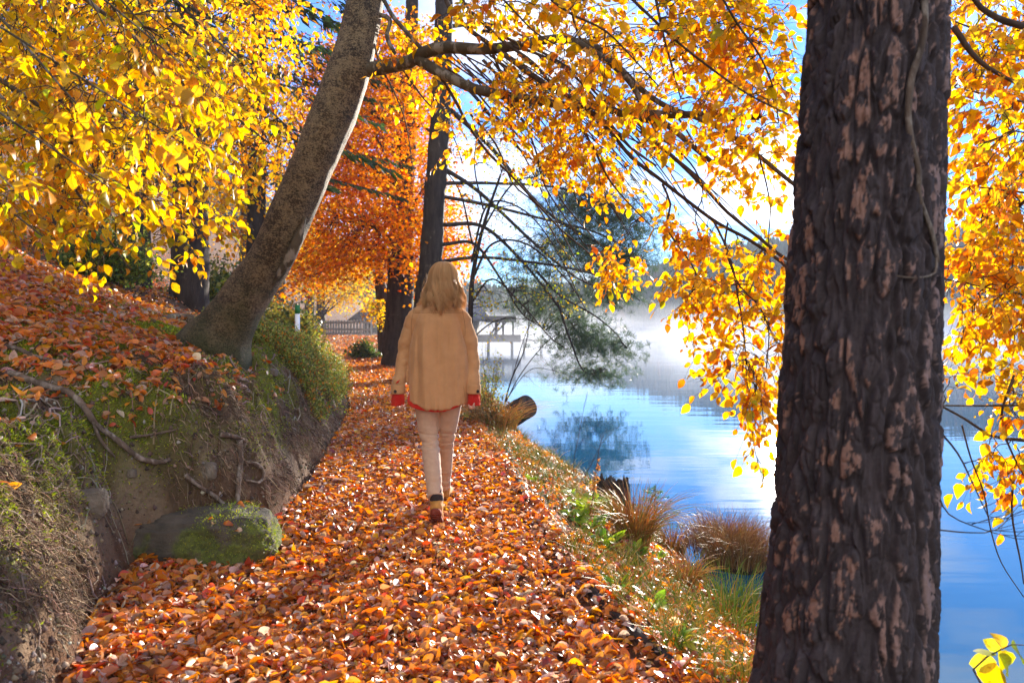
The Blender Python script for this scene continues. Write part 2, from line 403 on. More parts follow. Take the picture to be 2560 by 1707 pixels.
def mossmask(x, y, z):
    n = fbm(x*1.9+4, y*1.9, z*1.9, 3); n2 = fbm(x*8, y*8, z*8, 2)
    u = ip(y, EL)-x
    return sstep(.40, .51, n*.75+n2*.3)*sstep(.05, .35, u)*sstep(2.4, 1.3, u)*sstep(16, 9, y)
moss = mossmask(X, Y, Z)
soil = np.array([.12, .078, .046]); soil2 = np.array([.27, .20, .13]); mossc = np.array([.19, .22, .02]); humus = np.array([.11, .045, .018])
wetdark = np.array([.035, .026, .02]); hillc = np.array([.03, .045, .035]); grassc = np.array([.07, .085, .02])
col = soil+(soil2-soil)*(sstep(.42, .62, nz2)*.8)[..., None]
lay = lambda c, m: col*(1-m[..., None])+c*m[..., None]
col = lay(humus, sstep(.7, .35, steep)*sstep(.2, .8, U)); col = lay(humus, sstep(.15, -.05, U)*sstep(er+.1, er-.1, X))
col = lay(mossc*(.7), moss*.8)
col = lay(np.array([.12, .05, .02]), sstep(8, 13, Y)*sstep(.9, 1.6, U)*(Y < 150)); rb = sstep(0, .2, X-er)*sstep(.45, .55, nz1)
col = lay(grassc, rb*.7)
col = lay(wetdark, sstep(-.62, -.76, Z)*(Y < 150))
col = lay(hillc, sstep(140, 160, Y)); col = lay(np.array([.16, .08, .035]), sstep(20, 45, Y)*(Y < 150)*sstep(.3, .6, nz1)*.6)
mb = MB(); idx = np.arange(nx*ny).reshape(ny, nx)
mb.add(np.stack([X, Y, Z], -1).reshape(-1, 3), np.stack([idx[:-1, :-1], idx[:-1, 1:], idx[1:, 1:], idx[1:, :-1]], -1).reshape(-1, 4), col.reshape(-1, 3))
M['ground'] = vcol_mat('forest_soil', .9, 35, .45, .9, .03, .2)
tag(mb.build('ground', M['ground']), kind='structure')
# water
m, t, p, o = mat('lake_water')
p.inputs['Base Color'].default_value = (.012, .11, .22, 1); p.inputs['Roughness'].default_value = .03; p.inputs['IOR'].default_value = 1.33
p.inputs['Specular IOR Level'].default_value = .9
v = objco(t, (.35, 1.6, 1)); n = tex(t, 'ShaderNodeTexNoise', 1.3, v, 3, .5); n2 = tex(t, 'ShaderNodeTexNoise', .25, objco(t, (.6, 1, 1)), 2, .5)
b = bump(t, p, math_n(t, 'ADD', math_n(t, 'MULTIPLY', n.outputs[0], .4), n2.outputs[0]), .11, .1)
M['water'] = m
wb = MB(); wb.add([(-60, -30, WZ), (700, -30, WZ), (700, 420, WZ), (-60, 420, WZ)], np.array([[0, 1, 2, 3]]))
tag(wb.build('lake', M['water']), kind='structure')
# distant conifers on the hill across the lake: one wood nobody could count
r2 = np.random.RandomState(5)
fx = r2.uniform(-110, 330, 9000); fy = 166+r2.rand(9000)**1.0*150
fz = height(fx, fy); keep = fz > -.5
fx, fy, fz = fx[keep], fy[keep], fz[keep]; n = len(fx)
hh = r2.uniform(6, 12, n); rad = hh*r2.uniform(.16, .22, n)
sides = 6; mbf = MB()
V = []; Fl = []
lv = [(.08, 1.0), (.45, .45), (.40, .78), (.75, .22), (.70, .48), (1.0, .0)]
th = np.arange(sides)*2*np.pi/sides
ang = th[None]+r2.rand(n, 1)*6
rings = []
for k, (a, b_) in enumerate(lv):
    jr = 1+.35*(r2.rand(n, sides)-.5)
    rr = rad[:, None]*b_*jr
    rings.append(np.stack([fx[:, None]+rr*np.cos(ang), fy[:, None]+rr*np.sin(ang), (fz+hh*a)[:, None]+0*rr], -1))
V = np.stack(rings, 1).reshape(-1, 3); ii = np.arange(n*len(lv)*sides).reshape(n, len(lv), sides)
a, b_ = ii[:, :-1], ii[:, 1:]
fc = np.stack([a, np.roll(a, -1, 2), np.roll(b_, -1, 2), b_], -1).reshape(-1, 4)
cc3 = np.repeat(palette(n, [(.02, .045, .03), (.03, .055, .03), (.1, .06, .02)], [6, 4, .5], r2), len(lv)*sides, 0)
mbf.add(V, fc, cc3)
M['conifer_far'] = vcol_mat('far_conifer', .9, 2, .3, .2, .05)
tag(mbf.build('distant_forest', M['conifer_far'], smooth=False), kind='stuff')
# ------------------------------------------------------------- fallen leaves
LIT = [(.68, .21, .014), (.50, .12, .01), (.74, .27, .02), (.48, .24, .11), (.66, .46, .34), (.20, .06, .02), (.80, .38, .03), (.55, .06, .01)]  # litter tones; the pale pink one puts white grazing sheen into the leaf colour
LW = [5, 3.4, 4.4, 2.2, 2.8, 1.4, 1.3, 1.2]
def litter(mb, x, y, size, kind, tilt=.8, lift=.02, rng=rs, cols=LIT, wts=LW, curl=.3):
    n = len(x); e = .03
    z = height(x, y); dx = (height(x+e, y)-z)/e; dy = (height(x, y+e)-z)/e
    dx = np.clip(dx, -1.6, 1.6); dy = np.clip(dy, -1.6, 1.6)
    nn = norm(np.stack([-dx, -dy, np.ones(n)], -1)); nn = norm(nn+tilt*rng.randn(n, 3)*.6)
    a = rng.rand(n)*6.283; T = np.stack([np.cos(a), np.sin(a), np.zeros(n)], -1); T = norm(T-nn*(T*nn).sum(-1, keepdims=True))
    P = np.stack([x, y, z+lift*rng.rand(n)+.004], -1)-T*size[:, None]*.5
    P[:, 2] = np.maximum(P[:, 2], height(P[:, 0], P[:, 1])-.004)
    cl = palette(n, cols, wts, rng)
    for lo, w_, cu_ in ((0, .66, curl), (.4, .82, curl*.5), (.75, .55, curl*2.2)):       # broad, flat and rolled-up leaves
        s_ = rng.rand(n); 
    pick = rng.randint(0, 3, n)
    for i_, (w_, cu_) in enumerate(((.70, curl), (.86, curl*.4), (.52, curl*2.4))):
        k_ = pick == i_; leaves(mb, P[k_], T[k_], nn[k_], size[k_], cl[k_], cu_, .25, kind, wid=w_, rng=rng)
def scatter(n, ymin, ymax, xl, xr, pw=1.6, rng=rs):
    # density falls off with distance from the walker's end of the path
    t = rng.rand(n); q = 1-pw
    y = (ymin**q+(ymax**q-ymin**q)*t)**(1/q)
    a, b = xl(y), xr(y); x = a+(b-a)*rng.rand(n); return x, y
for nm, y0, y1, cnt, kind, s0 in (('n', 1.9, 4.6, 24000, 'near', .040), ('m', 4.6, 10, 28000, 'mid', .042), ('f', 10, 42, 19000, 'far', .055)):
    if nm == 'n': mbl = MB()
    x, y = scatter(cnt, y0, y1, lambda y: ip(y, EL)+.02, lambda y: ip(y, ER)+.08, 1.3)
    k = (x > -.82*y-.3) & (x < .82*y+.3); x, y = x[k], y[k]
    # bare muddy strip near the crest of the path
    c = x-ip(y, ER); bare = (c > -.16) & (rs.rand(len(x)) < .55); x, y = x[~bare], y[~bare]
    size = s0*np.exp(.38*rs.randn(len(x))).clip(.4, 2.0)*(1+y/60)
    litter(mbl, x, y, size, kind, lift=.03)
tag(mbl.build('path_leaves', M['litter']), kind='stuff')
# on the slope above the bank
mbl = MB()
x, y = scatter(46000, 2.4, 24, lambda y: -.80*y-.3, lambda y: ip(y, EL)-.25, 1.5)
u = ip(y, EL)-x; z = height(x, y)
e = .04; st = np.hypot((height(x+e, y)-z)/e, (height(x, y+e)-z)/e)
pr = np.where(st > 1.1, .20, np.where(st > .75, .5, 1.0))*np.where(u < 1.3, np.where(fbm(x*2.2, y*2.2, 31, 3) > .49, 1.0, .22), 1.0)*(1-.55*mossmask(x, y, z))*np.where((y > 6.5) & (u < 1.5), .35, 1.0)*np.where((y < 3.7) & (u < .95), .10, 1.0)*(u > 0)
k = rs.rand(len(x)) < pr; x, y = x[k], y[k]
size = .05*(1+.35*rs.randn(len(x))).clip(.5, 1.6)*(1+y/50)
nearm = y < 5.0
litter(mbl, x[nearm], y[nearm], size[nearm], 'near', .85, .03); litter(mbl, x[~nearm], y[~nearm], size[~nearm], 'mid', .85, .03)
tag(mbl.build('slope_leaves', M['litter']), kind='stuff')
# on the shore bank right of the path
mbl = MB()
x, y = scatter(20000, 2.2, 20, lambda y: ip(y, ER)-.05, lambda y: ip(y, SH)+.02, 1.5)
k = rs.rand(len(x)) < np.where(fbm(x*2.4, y*2.4, 9, 3) > .44, .95, .35); x, y = x[k], y[k]
size = .045*(1+.35*rs.randn(len(x))).clip(.5, 1.6)
litter(mbl, x, y, size, 'mid', .85, .04)
tag(mbl.build('shore_leaves', M['litter']), kind='stuff')
# ============================================================= TREES
YEL = [(.80, .50, .02), (.85, .42, .015), (.72, .55, .04), (.45, .52, .03), (.75, .30, .01), (.50, .20, .02)]
YW = [6, 5, 3, 1.0, 1.6, .5]
ORY = [(.85, .38, .01), (.80, .48, .02), (.78, .27, .008), (.55, .15, .01), (.45, .50, .03)]
OW = [5, 7, 2.6, 1.1, .4]
RED = [(.80, .23, .002), (.66, .15, .003), (.82, .30, .01), (.50, .08, .006), (.80, .42, .02)]
RW = [4.5, 2.5, 5, 1, 2.6]
def sprays(Q, limbP, limbR, arch=.08, sub=6, nl=4, lsize=.06, rng=rs, pal=(YEL, YW), kind='mid', sublen=.2, droop=.35, keepf=None, tw=.0022, maxl=1.3, bare=0.0, nx_=5):
    """twigs that run from the nearest limb to the points Q, side twigs on them, leaves along both"""
    n = len(Q); Q = np.asarray(Q, float)
    LP = np.asarray(limbP); near = np.empty(n, int)
    for i in range(0, n, 400):
        D = np.linalg.norm(Q[i:i+400, None]-LP[None], axis=-1)
        D = D*(1+.45*rng.rand(*D.shape)) + .6*np.maximum(Q[i:i+400, None, 2]-LP[None, :, 2], 0)
        near[i:i+400] = D.argmin(1)
    A = LP[near]; d = Q-A; ln = np.linalg.norm(d, axis=1); far = ln > maxl
    # a far point gets its twig from the limb side shortened
    k = 8; t = np.linspace(0, 1, k)[None, :, None]
    wob = (rng.rand(n, k, 3)-.5)*(.10*np.minimum(ln, 1.2))[:, None, None]; wob[:, 0] = 0
    up = np.zeros((n, 1, 3)); up[:, 0, 2] = arch*ln*4
    P = A[:, None]+d[:, None]*t+up*t*(1-t)+wob
    r0 = np.minimum(tw+.0022*ln, np.asarray(limbR)[near]*.7); R = r0[:, None]*(1-.75*t[..., 0])+.0006
    tb = MB(); v, f = tubes(P, R, 4); tb.add(v, f)
    lb = MB()
    Tm = norm(np.gradient(P, axis=1))
    # spray plane normal: mostly upward and leaning across the twig
    pn = norm(np.array([0, 0, 1.])+.45*rng.randn(n, 3))
    LPs, LTs, LNs = [], [], []
    ts = np.linspace(.38, .97, sub)
    for j, tj in enumerate(ts):
        tt = np.clip(tj+.05*rng.randn(n), .2, 1); ii = tt*(k-1); i0 = np.minimum(ii.astype(int), k-2); fr = (ii-i0)[:, None]
        ar = np.arange(n); S = P[ar, i0]*(1-fr)+P[ar, i0+1]*fr; T = Tm[ar, i0]
        side = norm(np.cross(pn, T))*(1 if j % 2 else -1)
        dr = norm(T*.8+side*(.75+.25*rng.rand(n, 1))+np.array([0, 0, -droop])+.15*rng.randn(n, 3))
        sl = sublen*(1.15-.5*tj)*(.6+.8*rng.rand(n, 1))
        q = np.linspace(0, 1, 4)[None, :, None]
        SP = S[:, None]+dr[:, None]*sl[:, None]*q+np.array([0, 0, -1.])*(droop*.5*sl[:, None])*q**2+(rng.rand(n, 4, 3)-.5)*.02*(q > 0)
        v, f = tubes(SP, np.array([.0014, .0012, .001, .0006])[None]*np.ones((n, 1)), 3); tb.add(v, f)
        for m_ in range(nl):
            fq = (m_+.7)/nl; iq = fq*3; a0 = min(int(iq), 2); fr2 = iq-a0
            B = SP[:, a0]*(1-fr2)+SP[:, a0+1]*fr2
            TT = norm(SP[:, a0+1]-SP[:, a0]); sd = norm(np.cross(pn, TT))*(1 if m_ % 2 else -1)
            last = m_ == nl-1
            LT = norm(TT*(1.2 if last else .6)+sd*(0.1 if last else .8)+np.array([0, 0, -droop*1.1])+.28*rng.randn(n, 3))
            LPs.append(B); LTs.append(LT); LNs.append(norm(pn+.55*rng.randn(n, 3)))
    P_, T_, N_ = np.concatenate(LPs), np.concatenate(LTs), np.concatenate(LNs)
    kk = rng.rand(len(P_)) > bare
    if keepf is not None: kk &= keepf(P_)
    P_, T_, N_ = P_[kk], T_[kk], N_[kk]
    sz = lsize*.78*(1+.30*rng.randn(len(P_))).clip(.4, 1.5)
    P_ = P_+T_*.006
    leaves(lb, P_, T_, N_, sz, palette(len(P_), pal[0], pal[1], rng), .26, .18, kind, wid=.88, rng=rng)
    return tb, lb
def limb_pts(lines, dens=.08):
    Ps, Rs = [], []
    for p, r in lines:
        a, b = resample(p, r, dens); Ps.append(a); Rs.append(b)
    return np.concatenate(Ps), np.concatenate(Rs)
def limb(mb, pts, rad, sides=10, rough=.12, step=.05, rs_=6):
    a, b = resample(pts, rad, step); tube1(mb, a, b, sides, rough=rough, rs_=rs_)
def sample_poly(poly, n, rng=rs, dens=None):
    poly = np.array(poly); lo, hi = poly.min(0), poly.max(0); out = []
    c = 0
    while c < n:
        p = lo+(hi-lo)*rng.rand(n*2, 2); k = inpoly(p[:, 0], p[:, 1], poly)
        if dens is not None: k &= rng.rand(len(p)) < dens(p[:, 0], p[:, 1])
        p = p[k]; out.append(p); c += len(p)
    return np.concatenate(out)[:n]
WOMAN = dp([(940,690),(965,590),(1040,590),(1090,690),(1110,950),(1060,960),(1050,1240),(960,1240),(890,950)])
PINE = dp([(1850,-50),(2180,-50),(2150,1600),(1730,1600)])
# --------------------------------------------------- the leaning beech
b0 = hit(*dp([(505, 805)])[0], 12)[0]
b0 = np.array([b0[0], b0[1], b0[2]])
D0 = b0[1]
R_beech = root('leaning_beech_tree', (b0[0], b0[1], b0[2]), 'thick beech leaning over the path from the mossy bank, its limbs reaching over the lake', 'tree')
def tp(lst, ds, ws):
    "screen line + depth + width in pixels -> points and radii"
    P = np.array([unp(x*DISP, y*DISP, d) for (x, y), d in zip(lst, ds)])
    return P, np.array([w_*DISP/F*d/2 for w_, d in zip(ws, ds)])
cen = [(470, 870), (492, 800), (520, 750), (565, 680), (622, 590), (672, 480), (722, 370), (765, 265), (800, 165), (820, 90), (838, 0), (852, -130), (858, -330), (862, -600)]
dd = [D0+.1, D0, D0-.02, D0-.05, D0-.1, D0-.15, D0-.2, D0-.25, D0-.3, D0-.3, D0-.3, D0-.25, D0-.1, D0]
ww = [225, 165, 122, 104, 99, 97, 96, 101, 94, 86, 82, 76, 64, 40]
P, Rr = tp(cen, dd, ww); mbt = MB()
a, b = resample(P, Rr, .03); k = len(a)
sd = 48; T = norm(np.gradient(a, axis=0)); A = np.array([1., 0, 0]); V = []; th = np.arange(sd)*2*np.pi/sd
for i in range(k):
    A = A-T[i]*A.dot(T[i]); A /= np.linalg.norm(A); B = np.cross(T[i], A)
    s_ = i/k
    bas = max(0, 1-i*.03/.55)
    fl = 1+.10*bas*np.abs(np.sin(th*2.5+.6))**1.5
    q = a[i]; rr = b[i]*fl*(1+.09*(fbm(q[0]*3+np.cos(th)*1.2, q[2]*2.2+np.sin(th)*1.2, q[1], 3)-.5)*2+.05*(fbm(np.cos(th)*3+7, q[2]*9, np.sin(th)*3, 3)-.5))
    V.append(a[i]+rr[:, None]*(np.outer(np.cos(th), A)+np.outer(np.sin(th), B)))
V = np.array(V).reshape(-1, 3); ii = np.arange(k*sd).reshape(k, sd)
mbt.add(V, np.stack([ii[:-1], np.roll(ii[:-1], -1, 1), np.roll(ii[1:], -1, 1), ii[1:]], -1).reshape(-1, 4))
# bark: grey-brown with fine lichen flecks, moss at the foot
m, t, p, o = mat('beech_trunk_bark')
v = objco(t); n = tex(t, 'ShaderNodeTexNoise', 5, v, 6, .6); fl = tex(t, 'ShaderNodeTexNoise', 75, objco(t, (1, 1, 1.3)), 4, .75); bl = tex(t, 'ShaderNodeTexNoise', 9, v, 3, .6)
col = ramp_n(t, n.outputs[0], [(.35, (.028, .016, .005)), (.65, (.075, .043, .014))])
fl2 = tex(t, 'ShaderNodeTexNoise', 24, objco(t, (1, 1, 1.8)), 7, .78); fm2 = ramp_n(t, fl2.outputs[0], [(.53, 0.0), (.565, 1.0)]); col = mix_n(t, math_n(t, 'MULTIPLY', fm2, .8), col, (.33, .225, .10))
fm3 = ramp_n(t, tex(t, 'ShaderNodeTexNoise', 20, objco(t, (1, 1, 1.4)), 6, .7).outputs[0], [(.57, 0.0), (.62, 1.0)]); col = mix_n(t, math_n(t, 'MULTIPLY', fm3, .8), col, (.03, .022, .010))
f = ramp_n(t, math_n(t, 'ADD', math_n(t, 'MULTIPLY', fl.outputs[0], .8), math_n(t, 'MULTIPLY', bl.outputs[0], .35)), [(.55, 0.0), (.62, 1.0)])
col = mix_n(t, math_n(t, 'MULTIPLY', f, .75), col, (.34, .25, .13))
fd = ramp_n(t, tex(t, 'ShaderNodeTexNoise', 60, objco(t, (1, 1, 1.6)), 5, .7).outputs[0], [(.58, 0.0), (.64, 1.0)]); col = mix_n(t, math_n(t, 'MULTIPLY', fd, .7), col, (.035, .026, .014))
c_ = t.nodes.new('ShaderNodeTexCoord'); s_ = t.nodes.new('ShaderNodeSeparateXYZ'); t.links.new(c_.outputs['Object'], s_.inputs[0])
mz = math_n(t, 'ADD', s_.outputs[2], math_n(t, 'MULTIPLY', math_n(t, 'SUBTRACT', n.outputs[0], .5), 1.3))
mf = ramp_n(t, mz, [(.02, 1.0), (.50, 0.0)])
mcol = ramp_n(t, fl.outputs[0], [(.3, (.02, .022, .005)), (.7, (.09, .10, .012))])
col = mix_n(t, math_n(t, 'MULTIPLY', mf, .85), col, mcol)
t.links.new(col, p.inputs['Base Color']); p.inputs['Roughness'].default_value = .7
bump(t, p, math_n(t, 'ADD', fl.outputs[0], math_n(t, 'MULTIPLY', fl2.outputs[0], 2.0)), 1.0, .014)
M['beech_trunk'] = m
tr_o = mbt.build('trunk', m, R_beech)
# a torn strip of bark on the lake side
tsb = MB(); P2, R2_ = tp([(696, 500), (682, 545), (662, 590), (640, 628), (622, 655)], [D0-.24]*5, [10, 30, 34, 24, 8]); P2[:, 0] += .012
a, b = resample(P2, R2_, .02); tube1(tsb, a, b*.75, 10, rough=.35, rs_=25)
tsb.build('torn_bark', M['beech_bark'], R_beech)
# surface roots of the beech running left along the bank
for pts_, w0 in (([(470, 760), (440, 738), (400, 730), (350, 742)], 46),):
    q = np.array([hit(x*DISP, y*DISP, 12)[0] for x, y in pts_])+[0, 0, .015]
    rb_ = MB(); limb(rb_, q, [w0*DISP/F*D0/2*(1-.75*i/3) for i in range(4)], 10); rb_.build('surface_root', M['beech_trunk'], R_beech)
def zl(pts, d0, d1, w0, w1):
    "branch traced in the photograph, running from depth d0 to d1, widths in zoomed pixels"
    pts = np.array(pts, float); s = np.r_[0, np.cumsum(np.hypot(*np.diff(pts, axis=0).T))]; s /= s[-1]
    d = d0+(d1-d0)*s; P = unp(340+pts[:, 0]*.2041, pts[:, 1]*.2041, d); r = (w0+(w1-w0)*s)*(1.0 if w0 > 20 else 1.3)*.2041/F*d/2
    return P, r
DF = D0-.3
big = [
 (zl([(110,345),(165,335),(230,325),(330,305),(420,255),(520,232),(700,240),(850,225),(950,205),(1050,190),(1130,195),(1230,250),(1330,310),(1420,400),(1480,500),(1540,570)], DF, 4.2, 72, 24)),
 (zl([(380,290),(430,320),(520,370),(650,430),(800,465),(950,490),(1100,515),(1250,522),(1400,560),(1520,590),(1600,610),(1700,690),(1830,800)], DF-.2, 4.4, 54, 24)),
 (zl([(1500,555),(1650,562),(1780,560),(1900,578),(1980,572),(2055,575)], 4.3, 4.0, 40, 26)),
 (zl([(1130,195),(1250,225),(1380,340),(1480,440),(1600,520),(1760,580),(1900,650),(2050,760),(2160,850),(2300,960)], 4.75, 3.4, 30, 20)),
 (zl([(180,-60),(215,0),(260,80),(330,160),(400,240)], DF, DF-.2, 22, 20)),
 (zl([(120,60),(240,90),(230,180),(270,262)], DF, DF-.1, 18, 14)),
]
for q in big: 
    lb_ = MB(); limb(lb_, q[0], q[1], 14, .10, .03, 8); lb_.build('limb', M['beech_bark'], R_beech)
# joint swelling at the fork
thin = [
 zl([(480,-260),(520,0),(620,130),(740,220),(860,310),(1000,410),(1120,470),(1220,540),(1330,650),(1430,770),(1560,870),(1700,980),(1850,1090),(2000,1170),(2160,1280),(2300,1400)], 5.2, 3.3, 18, 12),
 zl([(560,-250),(600,0),(680,90),(800,200),(950,310),(1060,430),(1180,510),(1300,590),(1420,720),(1550,810)], 5.0, 4.0, 17, 7),
 zl([(1480,640),(1600,740),(1700,830),(1800,930),(1900,1040),(2050,1160),(2160,1250),(2300,1330)], 4.1, 3.2, 16, 11),
 zl([(480,370),(510,400),(580,520),(620,600),(720,740),(830,850),(950,980),(1080,1120),(1200,1220),(1330,1340)], 5.2, 4.8, 13, 4),
 zl([(1190,630),(1260,760),(1320,880),(1420,1000),(1540,1120)], 4.4, 4.1, 11, 4),
 zl([(740,240),(780,340),(820,480),(900,600),(960,740),(1000,900),(1100,1060),(1200,1200)], 5.0, 4.7, 11, 4),
 zl([(1530,-100),(1580,150),(1620,300),(1670,480)], 3.9, 3.7, 13, 5),
 zl([(1110,-100),(1150,120),(1180,190)], 4.2, 4.4, 12, 8),
 zl([(1580,900),(1620,1000),(1600,1100),(1640,1180),(1720,1290),(1750,1370),(1710,1450),(1680,1510)], 3.9, 3.6, 9, 5),
 zl([(1830,1080),(1880,1180),(1930,1330),(1950,1450),(1975,1600),(1990,1760)], 3.6, 3.3, 9, 5),
 zl([(700,150),(760,160),(850,200),(1000,260),(1160,360),(1300,500),(1420,560)], 4.8, 4.2, 12, 7),
 zl([(850,225),(960,260),(1100,330),(1250,480),(1340,620),(1460,760),(1530,850)], 4.6, 4.0, 12, 5),
 zl([(1480,510),(1560,660),(1660,740),(1740,830),(1780,950),(1740,1060),(1780,1180)], 4.1, 3.7, 9, 4),
 zl([(1640,550),(1700,640),(1760,740),(1850,870),(1950,960)], 4.1, 3.8, 8, 3),
 zl([(2050,750),(2090,900),(2110,1030),(2100,1160),(2110,1300)], 3.5, 3.4, 7, 4),
 zl([(1900,1090),(1890,1220),(1960,1400),(2040,1480),(2100,1600),(2090,1800)], 3.6, 3.2, 8, 4),
 zl([(160,170),(190,300),(250,420),(310,560),(340,700),(360,860)], DF, DF-.2, 8, 3),
 zl([(300,330),(400,470),(480,560),(560,680),(600,800)], DF, DF-.3, 8, 3),
 zl([(1280,-200),(1380,-60),(1500,60),(1650,200),(1800,320),(2000,460),(2200,560)], 3.2, 2.9, 13, 6),
 zl([(900,-200),(1000,-40),(1120,60),(1300,150),(1450,300),(1560,420)], 3.2, 2.9, 12, 5),
 zl([(650,-200),(760,-50),(860,60),(960,160),(1100,240)], 3.6, 3.2, 11, 5),
 zl([(1750,-200),(1850,-50),(1950,120),(2050,260),(2120,420),(2150,600)], 3.0, 3.1, 11, 5),
 # fine drooping ones over the water
 zl([(640,560),(760,700),(850,900),(960,1000),(1080,1200),(1200,1380)], 5.2, 5.0, 9, 3),
 zl([(700,540),(850,640),(1000,840),(1100,1000),(1250,1170),(1400,1330)], 5.2, 4.9, 9, 3),
 zl([(520,330),(620,400),(760,560),(900,760),(1010,980),(1120,1200),(1230,1420)], 5.4, 5.1, 9, 3),
]
for q in thin:
    lb_ = MB(); limb(lb_, q[0], q[1], 7, .08, .05, 8); lb_.build('branch', M['twig'], R_beech)
g3 = np.random.RandomState(77); fine = []
for i in range(44):
    x0_ = 480+900*g3.rand(); y0_ = np.interp(x0_, [480, 900, 1400], [240, 330, 520])+60*g3.randn(); L_ = 260+560*g3.rand(); dx_ = 260+330*g3.rand()+.35*L_
    pts = [(x0_, y0_), (x0_+dx_*.3, y0_+L_*.28+20*g3.randn()), (x0_+dx_*.62+25*g3.randn(), y0_+L_*.62), (x0_+dx_*.86+20*g3.randn(), y0_+L_*.9), (x0_+dx_, y0_+L_*1.1)]
    fine.append(zl(pts, 5.4+.5*g3.rand(), 5.0+.8*g3.rand(), 7, 2.5))
lb_ = MB()
for q in fine: limb(lb_, q[0], q[1], 5, .05, .07, 8)
lb_.build('twigs', M['twig'], R_beech)
LPts, LRad = limb_pts([q for q in big[:4]+thin+fine])
keep_b = lambda P: (lambda s: ~inpoly(s[0], s[1], WOMAN))(proj(P))
def zone(poly, n, dlo, dhi, dens=None, rng=rs):
    p = sample_poly(poly, n, rng, dens); d = dlo+(dhi-dlo)*rng.rand(n); return unp(p[:, 0], p[:, 1], d)
# yellow spray zones in zoom-6 pixels
zz = lambda pts: [(340+a*.2041, b*.2041) for a, b in pts]
Q = np.concatenate([
 zone(zz([(560,-80),(2150,-80),(2150,330),(1800,420),(1500,330),(1250,300),(900,230),(560,180)]), 100, 3.6, 5.4),
 zone(zz([(700,250),(1500,330),(1650,560),(1600,760),(1300,680),(1200,760),(950,560),(700,450)]), 80, 3.9, 5.6),
 zone(zz([(480,380),(700,470),(950,620),(1300,800),(1500,900),(1400,1000),(1000,860),(600,700),(520,880),(420,700)]), 30, 4.4, 5.4),
 zone(zz([(900,620),(1300,700),(1400,860),(1200,900),(950,800)]), 22, 4.4, 5.2),
 zone(zz([(1480,500),(2100,640),(2150,1000),(1900,950),(1700,900),(1500,800)]), 18, 3.4, 4.2),
 zone(zz([(1230,980),(1400,1180),(1450,1400),(1330,1450),(1220,1250)]), 12, 4.1, 4.8),
 zone(zz([(1480,950),(1800,1100),(1850,1250),(1550,1150)]), 14, 3.6, 4.2),
 zone(zz([(1600,1230),(2100,1130),(2250,1700),(1650,1650)]), 29, 3.2, 4.0),
 zone(zz([(1700,1650),(2200,1650),(2200,2080),(1900,2000),(1750,1800)]), 14, 3.2, 3.8),
 zone(zz([(2000,1900),(2170,1900),(2150,2340),(2020,2330)]), 8, 3.2, 3.6),
 zone(zz([(170,60),(480,60),(480,480),(320,520),(200,420)]), 16, 4.9, 5.6),
])
Q = np.concatenate([Q, zone(zz([(1650,-60),(2260,-60),(2260,950),(1950,900),(1750,600),(1600,300)]), 75, 3.0, 4.3), zone(zz([(1850,1250),(2250,1100),(2230,1900),(1950,1700)]), 14, 3.0, 3.8)])
tb, lb = sprays(Q, LPts, LRad, keepf=keep_b, lsize=.062, sublen=.19, nl=4, sub=5, pal=(ORY, OW), bare=.12)
tb.build('twigs', M['twig'], R_beech); 
Q = np.concatenate([zone(zz([(500,-80),(1500,-80),(1550,560),(1350,700),(1000,520),(700,400)]), 14, 2.6, 3.3), zone(zz([(1500,-60),(2150,-60),(2150,500),(1700,420)]), 8, 2.7, 3.3)])
tb2, lb2 = sprays(Q, LPts, LRad, keepf=keep_b, lsize=.068, sublen=.17, nl=3, sub=4, pal=(ORY, OW), kind='near', bare=.3, rng=np.random.RandomState(3))
tb2.build('twigs', M['twig'], R_beech)
for q in (lb, lb2): q.build('foliage', M['leaf'], R_beech)
Q = zone(dp([(0,500),(150,480),(330,520),(330,600),(220,690),(100,640),(0,660)]), 26, 3.0, 3.9)
# --------------------------------------------------- the near pine
px, py = 1.03, 2.12
R_pine = root('pine_tree', (px, py, float(height(px, py))), 'massive dark furrowed pine trunk close to the viewer at the right', 'tree')
sd, rows = 460, 700
zz_ = np.concatenate([np.linspace(-.35, 2.75, rows), np.linspace(2.76, 9, 60)])
th = np.arange(sd)*2*np.pi/sd
TH, ZZ = np.meshgrid(th, zz_)
cxp = np.interp(ZZ, [-.4, .2, 1.3, 2.3, 9], [px-.01, px+.004, px+.047, px+.103, px+.38]); cyp = py+ZZ*0
wpx = np.interp(ZZ, [-.35, 0.1, .25, .6, 1.3, 2.3, 9], [.290, .262, .240, .228, .214, .190, .12])
wpx = wpx*(1+.10*np.maximum(0, np.cos(TH-math.pi))*sstep(.75, 0.05, ZZ))
Xc, Yc = np.cos(TH), np.sin(TH)
ws = fbm(Xc*2+3, Yc*2, ZZ*1.3, 3)-.5
w1 = fbm(Xc*5, Yc*5, ZZ*5, 3)-.5; w2 = fbm(Xc*5+9, Yc*5+4, ZZ*5+7, 3)-.5
F1, F2, CI = worley(Xc*3.6+w1*.9+40, Yc*3.6+w2*.9+40, ZZ*5.2+w1*.9+40)
G1, G2, CJ = worley(Xc*9+w2*1.2+40, Yc*9+w1*1.2+40, ZZ*15+40+w2)
cr = sstep(.02, .26, F2-F1+.10*(w2)); cr2 = sstep(.0, .14, G2-G1)
g3_ = fbm(Xc*26, Yc*26, ZZ*14, 4, .6)
fur = cr*(.8+.2*cr2)
rad_ = wpx*(1+.07*ws)+.019*(cr-1)+.006*(cr2-1)*cr+.014*(g3_-.5)+.008*(CI-.5)*cr+.008
Vp = np.stack([cxp+rad_*Xc, cyp+rad_*Yc, ZZ], -1).reshape(-1, 3)
ii = np.arange(Vp.shape[0]).reshape(ZZ.shape)
base_ = np.array([.034, .024, .024])*(1-CJ[..., None])+np.array([.062, .046, .046])*CJ[..., None]
